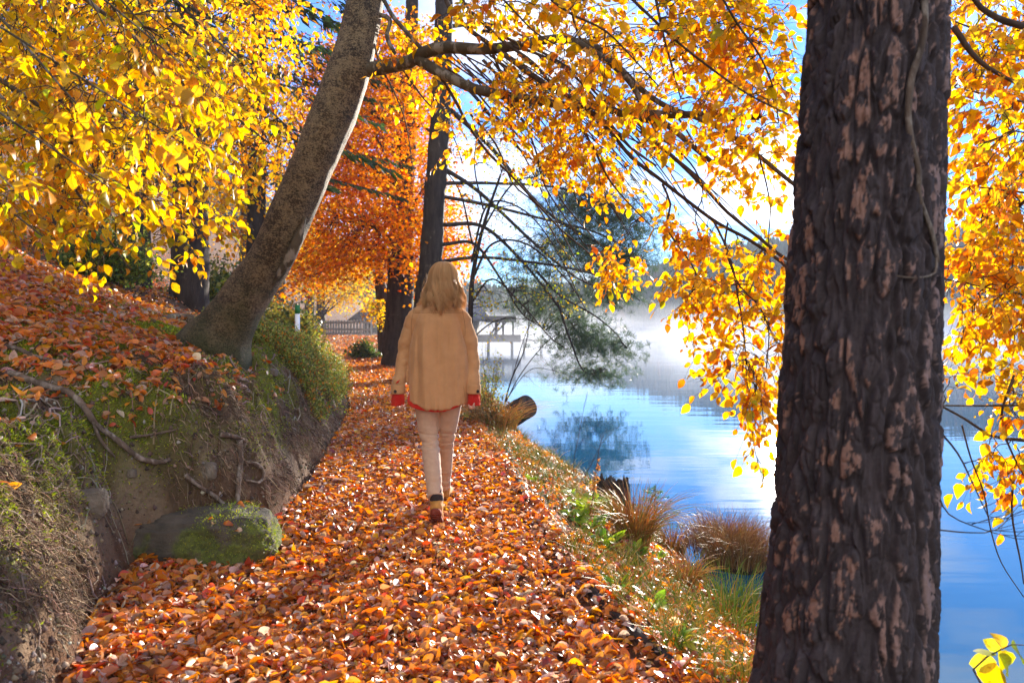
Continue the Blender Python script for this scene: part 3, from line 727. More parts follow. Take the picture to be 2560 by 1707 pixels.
colp = base_*(.55+.9*g3_[..., None])
nn1 = fbm(Xc*12, Yc*12, ZZ*24+31, 4, .68)*.7+fbm(Xc*3.5+9, Yc*3.5, ZZ*2.0, 2)*.4
pt = sstep(.60, .65, nn1)*sstep(.3, .8, cr)
warm = .5+.5*np.cos(TH-math.pi*1.1)
pc_ = np.array([.30, .22, .21])*(1-warm[..., None])+np.array([.34, .17, .11])*warm[..., None]
colp = colp*(1-pt[..., None]*.7)+pc_*pt[..., None]*.7
mbp = MB(); mbp.add(Vp, np.stack([ii[:-1], np.roll(ii[:-1], -1, 1), np.roll(ii[1:], -1, 1), ii[1:]], -1).reshape(-1, 4), colp.reshape(-1, 3))
M['pine_bark'] = vcol_mat('pine_bark', .85, 70, .45, .6, .006, .3)
mbp.build('trunk', M['pine_bark'], R_pine)
# bare dead twigs sticking out from its lake side
for pts_, w0 in (([(2150,980),(2200,1040),(2235,1110),(2270,1185)], 3), ([(2150,1120),(2180,1180),(2260,1215),(2330,1235)], 2.2), ([(2150,1215),(2230,1222),(2290,1215),(2340,1160)], 2)):
    q = np.array([unp(x*DISP, y*DISP, 2.15) for x, y in pts_]); bt = MB(); limb(bt, q, [w0*DISP/F*2.1*(1-.6*i/3) for i in range(4)], 5, 0, .03)
    for i in range(7):
        a = q[1+i % 3]+(q[min(3, 2+i % 3)]-q[1+i % 3])*rs.rand(); e_ = a+np.array([.06+.08*rs.rand(), 0, .08*(rs.rand()-.3)]); limb(bt, [a, (a+e_)/2+.01*rs.randn(3), e_], [.0012, .001, .0006], 4, 0, .03)
    bt.build('dead_twig', M['twig'], R_pine)
# creeping stem on the trunk
R_vine = root('ivy_stem', (px, py-.25, 0.3), 'thin brown climbing stem winding down the big dark pine trunk', 'vine')
def on_trunk(sx, sy, off=.006):
    r_ = unp(sx*DISP, sy*DISP, 1.0)-np.array([0, 0, CAMZ]); 
    for d in np.linspace(1.6, 2.3, 1400):
        p_ = np.array([0, 0, CAMZ])+r_*d
        cx_ = np.interp(p_[2], [-.4, .2, 1.3, 2.3, 9], [px-.01, px+.004, px+.047, px+.103, px+.38]); w_ = np.interp(p_[2], [-.35, 0.1, .25, .6, 1.3, 2.3, 9], [.290, .262, .240, .228, .214, .190, .12])
        if math.hypot(p_[0]-cx_, p_[1]-py) < w_+off: return p_
    return p_
vb = MB(); limb(vb, [on_trunk(*q) for q in [(2120,-60),(2125,20),(2118,100),(2092,190),(2088,290),(2110,390),(2112,450),(2140,530),(2155,600)]], [.010]*4+[.009, .008, .007, .007, .006], 8, .2, .02, 30); vb.build('stem', M['root'], R_vine)
vb = MB(); limb(vb, [on_trunk(*q) for q in [(2152,590),(2148,625),(2120,636),(2080,636),(2055,632)]], [.004, .004, .003, .003, .002], 6, .2, .02, 30); vb.build('side_stem', M['root'], R_vine)
# --------------------------------------------------- yellow beeches upslope at the left, trunks beyond the frame
def tree_off(name, lbl, base, lines, Q, pal, seed, lsize=.062, kind='mid', trunk=(.18, 7), bare=.1, **kw):
    z0 = float(height(base[0], base[1])); R = root(name, (base[0], base[1], z0), lbl, 'tree')
    tbm = MB(); h = trunk[1]; top = np.array([base[0]+.2, base[1]+.1, z0+h])
    limb(tbm, [(base[0], base[1], z0-.2), (base[0]+.05, base[1], z0+h*.35), (base[0]+.12, base[1]+.05, z0+h*.7), top], [trunk[0]*1.2, trunk[0], trunk[0]*.7, trunk[0]*.25], 18, .06, .08, 4)
    tbm.build('trunk', M['beech_trunk'], R)
    ls = []
    for st_h, end, r in lines:
        s_ = np.array([base[0]+.05, base[1], z0+st_h]); e_ = np.array(end); j_ = np.random.RandomState(int(abs(st_h*97+r*1000))); m1 = s_+(e_-s_)*.3+np.array([0, 0, .3])+.14*j_.randn(3); m2 = s_+(e_-s_)*.62+np.array([0, 0, .22])+.14*j_.randn(3); r = r*.62
        ls.append((np.array([s_, m1, m2, e_]), np.array([r, r*.75, r*.5, r*.2])))
        lm = MB(); limb(lm, *ls[-1], 8, .1, .06, 6); lm.build('limb', M['beech_bark'], R)
    lp, lr = limb_pts(ls)
    tb, lb = sprays(Q, lp, lr, lsize=lsize, kind=kind, pal=pal, rng=np.random.RandomState(seed), bare=bare, **kw)
    tb.build('twigs', M['twig'], R); lb.build('foliage', M['leaf'], R); return R
U_ = lambda x, y, d: tuple(unp(x*DISP, y*DISP, d))
SLP = [(0,-60),(480,-60),(560,60),(640,230),(690,280),(640,330),(560,380),(540,500),(430,470),(450,580),(390,600),(300,540),(230,640),(150,600),(60,560),(0,600),(-60,600),(-60,-60)]
rg = np.random.RandomState(21)
Q = np.concatenate([zone(dp(SLP), 230, 3.3, 5.2, rng=rg), zone(dp([(-60,100),(520,150),(640,300),(420,420),(250,500),(-60,600)]), 45, 3.0, 4.2, rng=rg)])
Q = Q[Q[:, 2] > height(Q[:, 0], Q[:, 1])+.35]
tree_off('yellow_beech_tree', 'yellow beech whose lowest branches sweep into view at the upper left above the bank', (-4.3, 3.6),
 [(1.6, U_(430, 560, 3.9), .04), (1.9, U_(300, 620, 3.6), .035), (2.2, U_(620, 330, 4.2), .045), (2.5, U_(660, 290, 4.8), .045), (2.8, U_(560, 150, 4.0), .04), (3.2, U_(600, 20, 4.5), .04), (3.0, U_(330, 60, 3.4), .035), (1.2, U_(120, 560, 3.4), .03), (2.0, U_(260, 330, 3.2), .03), (3.6, U_(450, -120, 4.0), .04)],
 Q, (YEL, YW), 31, sublen=.2, sub=6, nl=4, arch=.06, droop=.45, bare=.08)
Q = zone(dp([(-60,60),(400,60),(560,250),(520,380),(330,470),(200,560),(60,520),(-60,420)]), 20, 2.3, 3.0, rng=rg)
tree_off('yellow_beech_tree', 'nearest yellow beech branch tips with the largest leaves hanging at the left edge', (-3.6, 1.6),
 [(2.2, U_(420, 330, 2.7), .022), (1.9, U_(250, 430, 2.5), .02), (2.6, U_(480, 200, 2.8), .022), (1.5, U_(80, 480, 2.4), .018), (2.9, U_(240, 60, 2.5), .02)],
 Q, (YEL, YW), 33, sublen=.18, sub=5, nl=3, lsize=.07, kind='near', arch=.06, droop=.45, bare=.12)
Q = zone(dp([(-60,-60),(760,-60),(760,120),(700,260),(660,420),(560,560),(420,540),(-60,420)]), 260, 5.8, 8.5, rng=rg)
Q = Q[Q[:, 2] > height(Q[:, 0], Q[:, 1])+.4]
tree_off('yellow_beech_tree', 'golden beech further up the slope behind the leaning trunk, seen through the nearer leaves', (-7.2, 7.6),
 [(2.2, U_(500, 540, 6.2), .05), (2.8, U_(640, 400, 6.6), .06), (3.6, U_(700, 200, 6.8), .06), (4.4, U_(740, 60, 7.0), .06), (4.5, U_(500, 60, 6.2), .05), (3.2, U_(420, 300, 5.9), .05), (2.0, U_(250, 450, 6.0), .05), (5.0, U_(300, -60, 6.6), .05), (5.6, U_(620, -160, 7.0), .05)],
 Q, (ORY, OW), 35, sublen=.3, sub=7, nl=4, lsize=.07, arch=.05, droop=.4, trunk=(.2, 9))
# --------------------------------------------------- beech at the right, behind the pine
BR = [(2165,-60),(2420,-60),(2420,1010),(2352,1030),(2300,880),(2200,860),(2150,900),(2150,560)]
Q = np.concatenate([zone(dp(BR), 150, 2.9, 4.6, rng=rg), zone(dp([(2170,300),(2400,300),(2400,900),(2180,800)]), 35, 3.0, 4.2, rng=rg), zone(dp([(2230,1060),(2360,1060),(2360,1130),(2240,1120)]), 6, 2.9, 3.2, rng=rg)])
rb_tree = tree_off('orange_beech_tree', 'orange and gold beech branches hanging over the lake right of the big pine', (4.9, 2.6),
 [(3.4, U_(2170, 40, 3.6), .03), (3.0, U_(2190, 200, 3.4), .03), (2.6, U_(2180, 420, 3.4), .03), (2.4, U_(2170, 640, 3.3), .025), (2.0, U_(2165, 930, 3.1), .03), (3.8, U_(2180, -120, 3.6), .03), (2.2, U_(2280, 1000, 3.0), .02), (2.9, U_(2330, 300, 3.0), .025)],
 Q, (ORY, OW), 37, sublen=.2, sub=6, nl=4, arch=.03, droop=.5, bare=.08, trunk=(.16, 7))
hb_ = [([(2352,1010),(2280,1000),(2215,960),(2150,925)], 9), ([(2330,860),(2300,960),(2330,1050),(2352,1090)], 6), ([(2210,975),(2230,1050),(2260,1130),(2275,1210),(2300,1290),(2352,1370)], 4), ([(2330,1080),(2325,1180),(2345,1290),(2352,1340)], 5), ([(2190,60),(2250,140),(2352,200)], 14), ([(2352,60),(2290,40),(2240,0),(2220,-80)], 16)]
for pts_, w0 in hb_:
    q = np.array([unp(x*DISP, y*DISP, 3.0) for x, y in pts_]); bt = MB(); limb(bt, q, np.linspace(w0, w0*.5, len(q))*DISP/F*3.0/2, 6, .08, .04); bt.build('branch', M['twig'], rb_tree)
# --------------------------------------------------- slope pines: dark bare trunks among the yellow leaves
def slope_trunk(bx, by, lean, r, h, lbl, name='spruce_tree', green=True, seed=1, needles=True):
    z0 = float(height(bx, by)); R = root(name, (bx, by, z0), lbl, 'tree'); tm = MB()
    limb(tm, [(bx, by, z0-.3), (bx+lean*.3, by, z0+h*.3), (bx+lean*.65, by, z0+h*.65), (bx+lean, by, z0+h)], [r*1.25, r, r*.8, r*.3], 20, .12, .08, 5)
    tm.build('trunk', M['dark_bark'], R)
    rr = np.random.RandomState(seed)
    if needles:
        n = 46; hh = h*(.25+.75*rr.rand(n)); a = rr.rand(n)*6.283; ln = (h-hh)*.28+.9
        S = np.stack([bx+lean*hh/h, by+0*hh, z0+hh], -1); Dv = np.stack([np.cos(a), np.sin(a), -.25-.2*rr.rand(n)], -1)
        q = np.linspace(0, 1, 6)[None, :, None]; P_ = S[:, None]+Dv[:, None]*ln[:, None, None]*q
        tb = MB(); v, f = tubes(P_, (.02*(1-.8*q[..., 0]))*np.ones((n, 1)), 4); tb.add(v, f); tb.build('branches', M['dark_bark'], R)
        nb_ = MB(); k = 5200; i = rr.randint(0, n, k); tq = .15+.85*rr.rand(k)
        B = S[i]+Dv[i]*(ln[i]*tq)[:, None]; sdv = norm(np.cross(Dv[i], [0, 0, 1.]))*(rr.choice([-1, 1], k))[:, None]
        T = norm(Dv[i]+sdv*.9+np.array([0, 0, -.5])+.3*rr.randn(k, 3)); B = B+sdv*(.35*rr.rand(k)*(1.1-tq)*ln[i]/2)[:, None]
        leaves(nb_, B, T, norm(rr.randn(k, 3)), .16+.12*rr.rand(k), palette(k, [(.03, .055, .015), (.05, .08, .02)], [3, 2], rr), 0, .1, 'far', .35, rr)
        nb_.build('needles', M['green'], R)
    return R
slope_trunk(*hit(575*DISP, 600*DISP, 30)[0][:2] if False else (-5.2, 11.0), .15, .24, 12, 'dark trunk rising behind the yellow leaves just left of the leaning beech', seed=2)
slope_trunk(-8.0, 14.5, 0, .26, 15, 'dark spruce high on the slope at the upper left, mostly hidden by gold leaves', seed=3)
slope_trunk(-10.5, 16, 0, .22, 16, 'dark spruce at the far left edge of the slope', seed=4)
slope_trunk(-6.4, 17, .2, .2, 16, 'slim spruce standing on the slope between the leaning beech and the orange tree', seed=5)
# --------------------------------------------------- orange beech further along the path, golden tree, small trees
def round_tree(name, lbl, bx, by, zone_poly, n, dlo, dhi, pal, lsize, seed, trunk_pts=None, r=.3, kind='far', clump=26, cr=.35, h=9, mat_='dark_bark', nlimb=9, green=False):
    rr = np.random.RandomState(seed); z0 = float(height(bx, by)); R = root(name, (bx, by, z0), lbl, 'tree')
    tp_ = trunk_pts or [(bx, by, z0-.3), (bx+.1, by, z0+h*.35), (bx, by, z0+h*.7), (bx+.1, by, z0+h)]
    tp_ = [np.array(q, float) for q in tp_]
    tm = MB(); limb(tm, tp_, [r*1.3, r*.95, r*.7, r*.25][:len(tp_)] if len(tp_) == 4 else np.linspace(r*1.2, r*.4, len(tp_)), 20, .14, .08, 5); tm.build('trunk', M[mat_], R)
    p = sample_poly(dp(zone_poly), n, rr); d = dlo+(dhi-dlo)*rr.rand(n); C = unp(p[:, 0], p[:, 1], d); C = C[C[:, 2] > height(C[:, 0], C[:, 1])+.5]; n = len(C)
    # limbs: from the trunk to clump centres
    tl, _ = resample(np.array(tp_), np.ones(len(tp_)), .3)
    i = rr.choice(n, nlimb*3); lm = MB(); ls = []
    for j in i:
        e_ = C[j]; zt = np.clip(e_[2]-.45*np.linalg.norm(e_[:2]-tl[0][:2]), tl[0][2]+(3.6 if h == 9 and clump == 38 else 1.6), tl[-1][2]); s_ = tl[np.abs(tl[:, 2]-zt).argmin()]
        pts = np.array([s_, s_+(e_-s_)*.5+[0, 0, .25], e_]); ls.append((pts, np.array([r*.3, r*.16, .015]))); limb(lm, pts, [r*.2, r*.1, .012], 6, .1, .2, 3)
    lm.build('limbs', M[mat_], R)
    lp, lr = limb_pts(ls, .25)
    nr = np.array([np.linalg.norm(c-lp, axis=1).argmin() for c in C]); q = np.linspace(0, 1, 4)[None, :, None]
    P_ = lp[nr][:, None]*(1-q)+C[:, None]*q+.1*rr.randn(n, 4, 3)*(q > 0)*(q < 1); tb = MB(); v, f = tubes(P_, .012*(1-.7*q[..., 0])*np.ones((n, 1)), 3); tb.add(v, f); tb.build('twigs', M[mat_], R)
    k = n*clump; c = np.repeat(C, clump, 0); off = rr.randn(k, 3)*np.array([1, 1, .5])*cr
    P_ = c+off; k_ = P_[:, 2] > height(P_[:, 0], P_[:, 1])+.3
    if keep_b is not None and by < 30: pass
    P_ = P_[k_]; k = len(P_)
    T = norm(rr.randn(k, 3)*[1, 1, .5]+[0, 0, -.3]); Nn = norm(np.array([0, 0, 1.])+.6*rr.randn(k, 3))
    lb = MB(); leaves(lb, P_, T, Nn, lsize*(1+.3*rr.randn(k)).clip(.5, 1.6), palette(k, pal[0], pal[1], rr), .1, .12, kind, rng=rr); lb.build('foliage', M['leaf_far'], R); return R
ta = hit(915*DISP, 838*DISP, 40)[0]
round_tree('orange_beech_tree', 'fiery orange beech with a thick dark trunk beside the path ahead of the walker', ta[0], ta[1],
 [(700,160),(860,20),(1000,120),(1000,400),(1060,560),(1050,640),(1000,640),(960,650),(900,640),(860,610),(800,640),(700,660),(640,680),(690,520),(740,440),(700,330)], 1250, 17.7, 26.5, (RED, RW), .11, 41,
 trunk_pts=[(ta[0]-.05, ta[1], ta[2]-.3), unp(918*DISP, 700*DISP, ta[1]), unp(925*DISP, 480*DISP, ta[1]), unp(938*DISP, 250*DISP, ta[1]), unp(950*DISP, -100*DISP, ta[1])], r=.44, clump=38, cr=.5)
tb_ = (unp(985*DISP, 640*DISP, 17.0)); zg = float(height(tb_[0]-.1, 17.0))
# the tall pine behind the walker, with a dark bough reaching over the water
R = root('pine_tree', (tb_[0]-.25, 17.0, zg), 'tall slim dark pine standing directly behind the head of the walker', 'tree')
tm = MB(); limb(tm, [(tb_[0]-.4, 17, zg-.3), tb_, unp(1000*DISP, 430*DISP, 17), unp(1015*DISP, 200*DISP, 17), unp(1022*DISP, -100*DISP, 17), unp(1030*DISP, -500*DISP, 17)], [.34, .285, .265, .245, .21, .13], 24, .12, .06, 6)
tm.build('trunk', M['dark_bark'], R)
rr = np.random.RandomState(44); lines = []
for pts_, d1, w0 in (([(1015,450),(1120,470),(1240,500),(1360,530),(1440,570),(1490,610)], 19.5, .05), ([(1012,600),(1100,590),(1210,600),(1330,620),(1420,650),(1470,690)], 19, .05), ([(1230,620),(1290,680),(1360,720),(1410,760),(1440,800)], 18.6, .035), ([(1015,420),(1130,420),(1280,430),(1400,470),(1470,510)], 20, .05), ([(1020,515),(1110,520),(1200,600),(1280,700),(1340,780)], 19, .06), ([(1020,240),(1120,330),(1250,480),(1380,560),(1470,600)], 19.5, .07), ([(1010,380),(1100,440),(1230,560),(1330,640),(1420,670)], 18.5, .06), ([(1015,150),(1090,220),(1180,330),(1300,420),(1400,470)], 20, .06), ([(1280,690),(1310,780),(1340,850),(1380,860)], 18.6, .035), ([(1020,560),(1090,560),(1150,640),(1200,720),(1260,760)], 20, .05), ([(1010,320),(970,290),(940,300)], 22, .05), ([(1020,60),(1150,60),(1300,140)], 20, .06)):
    k = len(pts_); P_ = np.array([unp(x*DISP, y*DISP, 17+(d1-17)*i/(k-1)) for i, (x, y) in enumerate(pts_)]); r_ = np.linspace(w0, w0*.25, k); lines.append((P_, r_)); lm = MB(); limb(lm, P_, r_, 7, .1, .08); lm.build('limb', M['dark_bark'], R)
lp, lr = limb_pts(lines, .1)
C = np.concatenate([zone(dp([(1270,440),(1480,480),(1500,560),(1440,620),(1270,560)]), 190, 18.6, 21, rng=rr), zone(dp([(1170,560),(1330,560),(1480,640),(1400,700),(1200,690)]), 150, 18.4, 21, rng=rr), zone(dp([(1240,700),(1400,690),(1420,800),(1390,870),(1330,870),(1290,820)]), 100, 18.4, 19.6, rng=rr), zone(dp([(1050,160),(1350,260),(1500,420),(1380,480),(1150,330)]), 60, 19.5, 22, rng=rr), zone(dp([(1350,770),(1450,790),(1440,820),(1380,830)]), 12, 18.2, 19, rng=rr)])
near = np.array([(np.linalg.norm(c-lp, axis=1)+.3*rr.rand(len(lp))).argmin() for c in C]); C[:, 2] = lp[near][:, 2]-.12+.38*(C[:, 2]-lp[near][:, 2]); q = np.linspace(0, 1, 5)[None, :, None]
P_ = lp[near][:, None]*(1-q)+C[:, None]*q+np.array([0, 0, .35])*(q*(1-q)*2); tbx = MB(); v, f = tubes(P_, (.012)*(1-.7*q[..., 0])*np.ones((len(C), 1)), 4); tbx.add(v, f); tbx.build('twigs', M['dark_bark'], R)
tn = 11; Tc = np.repeat(C, tn, 0)+rr.randn(len(C)*tn, 3)*[.42, .42, .18]
k = 17; B = np.repeat(Tc, k, 0); Dn = norm(rr.randn(len(B), 3)+[0, 0, .5]); nbm = MB()
leaves(nbm, B, Dn, norm(rr.randn(len(B), 3)), (.13+.06*rr.rand(len(B))), palette(len(B), [(.06, .10, .05), (.09, .13, .05), (.035, .07, .045)], [3, 2, 2], rr), 0, 0, 'far', .085, rr)
nbm.build('needles', M['green'], R)
# small trees by the water
t2 = hit(887*DISP, 772*DISP, 60)[0]; t2 = np.array([unp(885*DISP, 772*DISP, 27)[0], 27, 0]); 
round_tree('slender_tree', 'twin-stemmed slender tree left of the thick dark trunk at the far path', t2[0], 27,
 [(845,690),(875,690),(880,745),(862,765),(850,740)], 26, 25, 28, (YEL, YW), .10, 45, trunk_pts=[(t2[0]+.1, 27, float(height(t2[0], 27))-.3), unp(880*DISP, 700*DISP, 27), unp(872*DISP, 630*DISP, 27), unp(868*DISP, 500*DISP, 27)], r=.28, clump=22, cr=.22, nlimb=3)
round_tree('slender_tree', 'pale thin stem right beside the thick dark trunk of the orange beech', unp(935*DISP, 700*DISP, 26)[0], 26,
 [(925,650),(965,650),(970,760),(940,770)], 18, 25, 27, (YEL, YW), .10, 46, trunk_pts=[(unp(930*DISP, 790*DISP, 26)[0], 26, -.2), unp(940*DISP, 740*DISP, 26), unp(952*DISP, 690*DISP, 26), unp(962*DISP, 600*DISP, 26)], r=.17, clump=20, cr=.25, nlimb=3)
round_tree('golden_tree', 'golden yellow tree on the far slope above the fence and boathouse', unp(735*DISP, 700*DISP, 60)[0], 60,
 [(640,560),(760,540),(860,600),(850,660),(820,700),(780,720),(740,690),(700,650),(640,640)], 260, 54, 62, (YEL, YW), .20, 47, r=.35, clump=30, cr=.9, h=11)
round_tree('golden_tree', 'tall amber tree on the far slope behind the orange beech', unp(640*DISP, 700*DISP, 46)[0], 46,
 [(600,300),(760,260),(880,330),(880,560),(760,600),(620,640),(600,500)], 260, 42, 50, (ORY, OW), .18, 48, r=.35, clump=30, cr=.9, h=14)
round_tree('golden_tree', 'second amber tree high on the far slope, behind the leaning beech trunk', unp(560*DISP, 600*DISP, 38)[0], 38,
 [(420,300),(640,120),(720,300),(680,520),(600,620),(480,560)], 240, 34, 42, (ORY, OW), .15, 49, r=.3, clump=30, cr=.8, h=13)
round_tree('golden_tree', 'deep gold tree at the upper left skyline of the slope', -16, 24,
 [(-40,0),(460,-40),(560,160),(420,440),(200,430),(-40,330)], 420, 20, 27, (ORY, OW), .11, 50, r=.3, clump=34, cr=.7, h=15)
for i, (sx, d, g) in enumerate(((705, 66, 'left'), (716, 70, 'right'), (738, 62, 'third'))):
    x_ = unp(sx*DISP, 0, d)[0]; slope_trunk(x_, d, .1, .22, 11, ['dark trunk on the far slope nearest the green bank', 'thin dark trunk close beside another on the far slope', 'dark trunk below the golden tree above the fence'][i], 'dark_trunk_tree', seed=60+i, needles=(i == 0))
# lakeside alder: many arching dark branches, sparse yellow-green leaves
def alder(name, lbl, base, lines, zones, n, pal, bare, seed, lsize=.04, r0=.05):
    R = root(name, base, lbl, 'tree'); ls = []
    for pts_, dl, w0 in lines:
        k = len(pts_); P_ = np.array([unp(x*DISP, y*DISP, d) for (x, y), d in zip(pts_, np.linspace(dl[0], dl[1], k))]); r_ = np.linspace(w0, w0*.3, k); ls.append((P_, r_)); lm = MB(); limb(lm, P_, r_, 7, .1, .08); lm.build('stem', M['dark_bark'], R)
    lp, lr = limb_pts(ls, .12); rr = np.random.RandomState(seed)
    Q = np.concatenate([zone(dp(z), m, a, b, rng=rr) for z, m, a, b in zones])
    tb, lb = sprays(Q, lp, lr, arch=.12, lsize=lsize, kind='far', pal=pal, rng=rr, bare=bare, sub=6, nl=3, sublen=.35, droop=.2, tw=.006, keepf=keep_b)
    tb.build('twigs', M['dark_bark'], R); lb.build('foliage', M['leaf_far'], R); return R
GY = [(.62, .55, .04), (.75, .50, .03), (.35, .48, .04), (.8, .4, .02)]; GW = [4, 4, 2, 1]
bx, by = .2, 11.5
alder('alder_tree', 'dark many-branched alder with sparse yellow-green leaves leaning over the water right of the walker', (-.35, 12.5, float(height(-.35, 12.5))),
 [([(1075,860),(1080,760),(1085,640),(1110,520),(1150,400)], (12.5, 12), .065), ([(1085,640),(1130,560),(1210,560),(1300,640),(1352,720)], (12.3, 11), .024), ([(1083,600),(1120,470),(1200,480),(1270,560),(1330,680)], (12.3, 11), .022), ([(1080,700),(1130,640),(1200,700),(1260,770),(1300,800)], (12.4, 11.4), .02), ([(1085,560),(1060,450),(1030,400),(1000,380)], (12.3, 12), .018), ([(1110,480),(1090,380),(1100,280)], (12, 12), .018), ([(1100,540),(1180,420),(1260,420),(1330,500)], (12, 11.5), .02), ([(1080,780),(1130,740),(1180,730),(1240,740)], (12.4, 11.8), .014)],
 [([(1060,420),(1200,400),(1330,560),(1330,700),(1240,760),(1090,700)], 110, 11, 13), ([(1060,300),(1250,250),(1350,400),(1100,420)], 60, 11.5, 13), ([(1090,640),(1130,650),(1140,780),(1100,770)], 16, 11.5, 12.5)], 0, (GY, GW), .55, 71, lsize=.055)
sb = hit(1155*DISP, 935*DISP, 30)[0]
alder('bare_sapling', 'leafless sapling with thin dark stems rising from the shore beside the sawn log', (sb[0], sb[1], sb[2]),
 [([(1155,940),(1175,870),(1205,800),(1215,720),(1200,640)], (sb[1], sb[1]), .022), ([(1158,930),(1195,860),(1250,790),(1290,760)], (sb[1], sb[1]-.3), .018), ([(1160,920),(1215,850),(1270,850),(1330,870)], (sb[1], sb[1]-.5), .012), ([(1175,870),(1210,760),(1250,690),(1290,640)], (sb[1], sb[1]), .013)],
 [([(1150,620),(1330,680),(1340,880),(1200,900)], 45, sb[1]-.6, sb[1]+.4)], 0, (RED, RW), .985, 72, lsize=.05)
# ============================================================= THE WALKER
def z4(x, y, d): return unp(360+x*.1914, 240+y*.1914, d)
def remesh(mb, name, matl, parent, vox, smooth=4, deform=None, fac=.5):
    o = mb.build(name+'_src', None, None); me0 = o.data
    r = o.modifiers.new('r', 'REMESH'); r.mode = 'VOXEL'; r.voxel_size = vox; r.use_smooth_shade = True
    if smooth: s = o.modifiers.new('s', 'SMOOTH'); s.iterations = smooth; s.factor = fac
    bpy.context.view_layer.update()
    ev = o.evaluated_get(bpy.context.evaluated_depsgraph_get()); me = bpy.data.meshes.new_from_object(ev)
    n = len(me.vertices); V = np.empty(n*3, np.float32); me.vertices.foreach_get('co', V); V = V.reshape(-1, 3).astype(float)
    Nn = np.empty(n*3, np.float32); me.vertices.foreach_get('normal', Nn); Nn = Nn.reshape(-1, 3)
    if deform: V = deform(V, Nn)
    V -= np.array(parent.location)
    me.vertices.foreach_set('co', V.astype(np.float32).ravel()); me.update(); me.name = name
    me.polygons.foreach_set('use_smooth', np.ones(len(me.polygons), bool)); me.materials.clear(); me.materials.append(matl)
    bpy.data.objects.remove(o); bpy.data.meshes.remove(me0)
    o = bpy.data.objects.new(name, me); sc.collection.objects.link(o); o.parent = parent; return o
def loft(mb, rings, n=40, pw=2.3):
    "rings: (cx, cy, z, a, b) superellipses"
    th = np.arange(n)*2*np.pi/n; c, s = np.cos(th), np.sin(th); V = []
    for cx_, cy_2, z, a, b in rings: V.append(np.stack([cx_+a*np.sign(c)*np.abs(c)**(2/pw), cy_2+b*np.sign(s)*np.abs(s)**(2/pw), np.full(n, z)], -1))
    V = np.array(V); k = len(rings); ii = np.arange(k*n).reshape(k, n); V = V.reshape(-1, 3)
    V = np.vstack([V, V[:n].mean(0), V[-n:].mean(0)]); Fl = [np.stack([ii[:-1], np.roll(ii[:-1], -1, 1), np.roll(ii[1:], -1, 1), ii[1:]], -1).reshape(-1, 4)]
    Fl += [np.stack([np.full(n, k*n), np.roll(ii[0], -1), ii[0]], -1), np.stack([np.full(n, k*n+1), ii[-1], np.roll(ii[-1], -1)], -1)]
    mb.add(V, Fl)
def cap_tube(mb, P, R, sides=20, step=.02):
    "rounded ends"
    a, b = resample(P, R, step); T0 = norm(a[0]-a[1]); T1 = norm(a[-1]-a[-2]); pre, post = [], []
    for k in (1., .9, .6, .3): 
        h = math.sqrt(max(0, 1-(k*.98)**2))
        pre.append((a[0]+T0*b[0]*k*.98, b[0]*h)); 
    for k in (.3, .6, .9, 1.): post.append((a[-1]+T1*b[-1]*k*.98, b[-1]*math.sqrt(max(0, 1-(k*.98)**2))))
    P2 = np.vstack([[q[0] for q in pre], a, [q[0] for q in post]]); R2 = np.r_[[q[1] for q in pre], b, [q[1] for q in post]]
    tube1(mb, P2, np.maximum(R2, .0005), sides)
DB = 4.70
gx0 = float(z4(405, 800, DB)[0])
RP = root('person', (gx0, DB, 0.0), 'blond person in camel jacket and beige trousers walking away along the leafy path', 'person')
hx = float(z4(436, 200, DB)[0]); hz = 1.625
Lw, Rw = z4(199, 790, 4.66), z4(594, 790, 4.66)
LA = [z4(281, 408, 4.71), z4(246, 520, 4.735), z4(224, 640, 4.73), Lw]; RA = [z4(540, 412, 4.71), z4(568, 520, 4.735), z4(586, 640, 4.73), Rw]
LLg = [z4(352, 850, 4.70), z4(355, 960, 4.70), z4(365, 1060, 4.67), z4(378, 1180, 4.56), z4(392, 1330, 4.44)]
RLg = [z4(468, 850, 4.70), z4(460, 960, 4.75), z4(450, 1060, 4.83), z4(444, 1180, 4.90), z4(441, 1290, 4.97)]
bm_ = MB()
# head, neck, trunk, arms, hands with separate fingers, legs, feet
loft(bm_, [(hx, DB+.015, hz-.125, .028, .035), (hx, DB+.02, hz-.105, .052, .066), (hx, DB+.015, hz-.06, .068, .088), (hx, DB, hz, .076, .097), (hx, DB-.005, hz+.05, .074, .093), (hx, DB-.005, hz+.09, .055, .07), (hx, DB-.005, hz+.112, .02, .03)], 32, 2.1)
cap_tube(bm_, [(hx, DB+.104, hz+.012), (hx, DB+.118, hz-.018)], [.009, .013], 10, .01)           # nose
cap_tube(bm_, [(hx-.02, DB+.096, hz-.058), (hx+.02, DB+.096, hz-.058)], [.008, .008], 8, .01)     # mouth
for s_ in (-1, 1): cap_tube(bm_, [(hx+s_*.078, DB-.01, hz+.012), (hx+s_*.08, DB-.004, hz-.022)], [.012, .008], 8, .01)
cap_tube(bm_, [(gx0+.02, DB-.02, 1.36), (hx, DB-.005, 1.56)], [.058, .052])
loft(bm_, [(gx0, DB, .84, .155, .105), (gx0, DB, .95, .16, .11), (gx0, DB, 1.08, .125, .085), (gx0, DB, 1.22, .145, .095), (gx0, DB, 1.34, .16, .095), (gx0, DB, 1.42, .12, .07), (gx0+.01, DB, 1.46, .06, .05)], 36)
for ch in (LA, RA): cap_tube(bm_, ch, [.046, .038, .032, .024])
for ch in (LLg, RLg): cap_tube(bm_, ch, [.062, .052, .040, .036, .026])
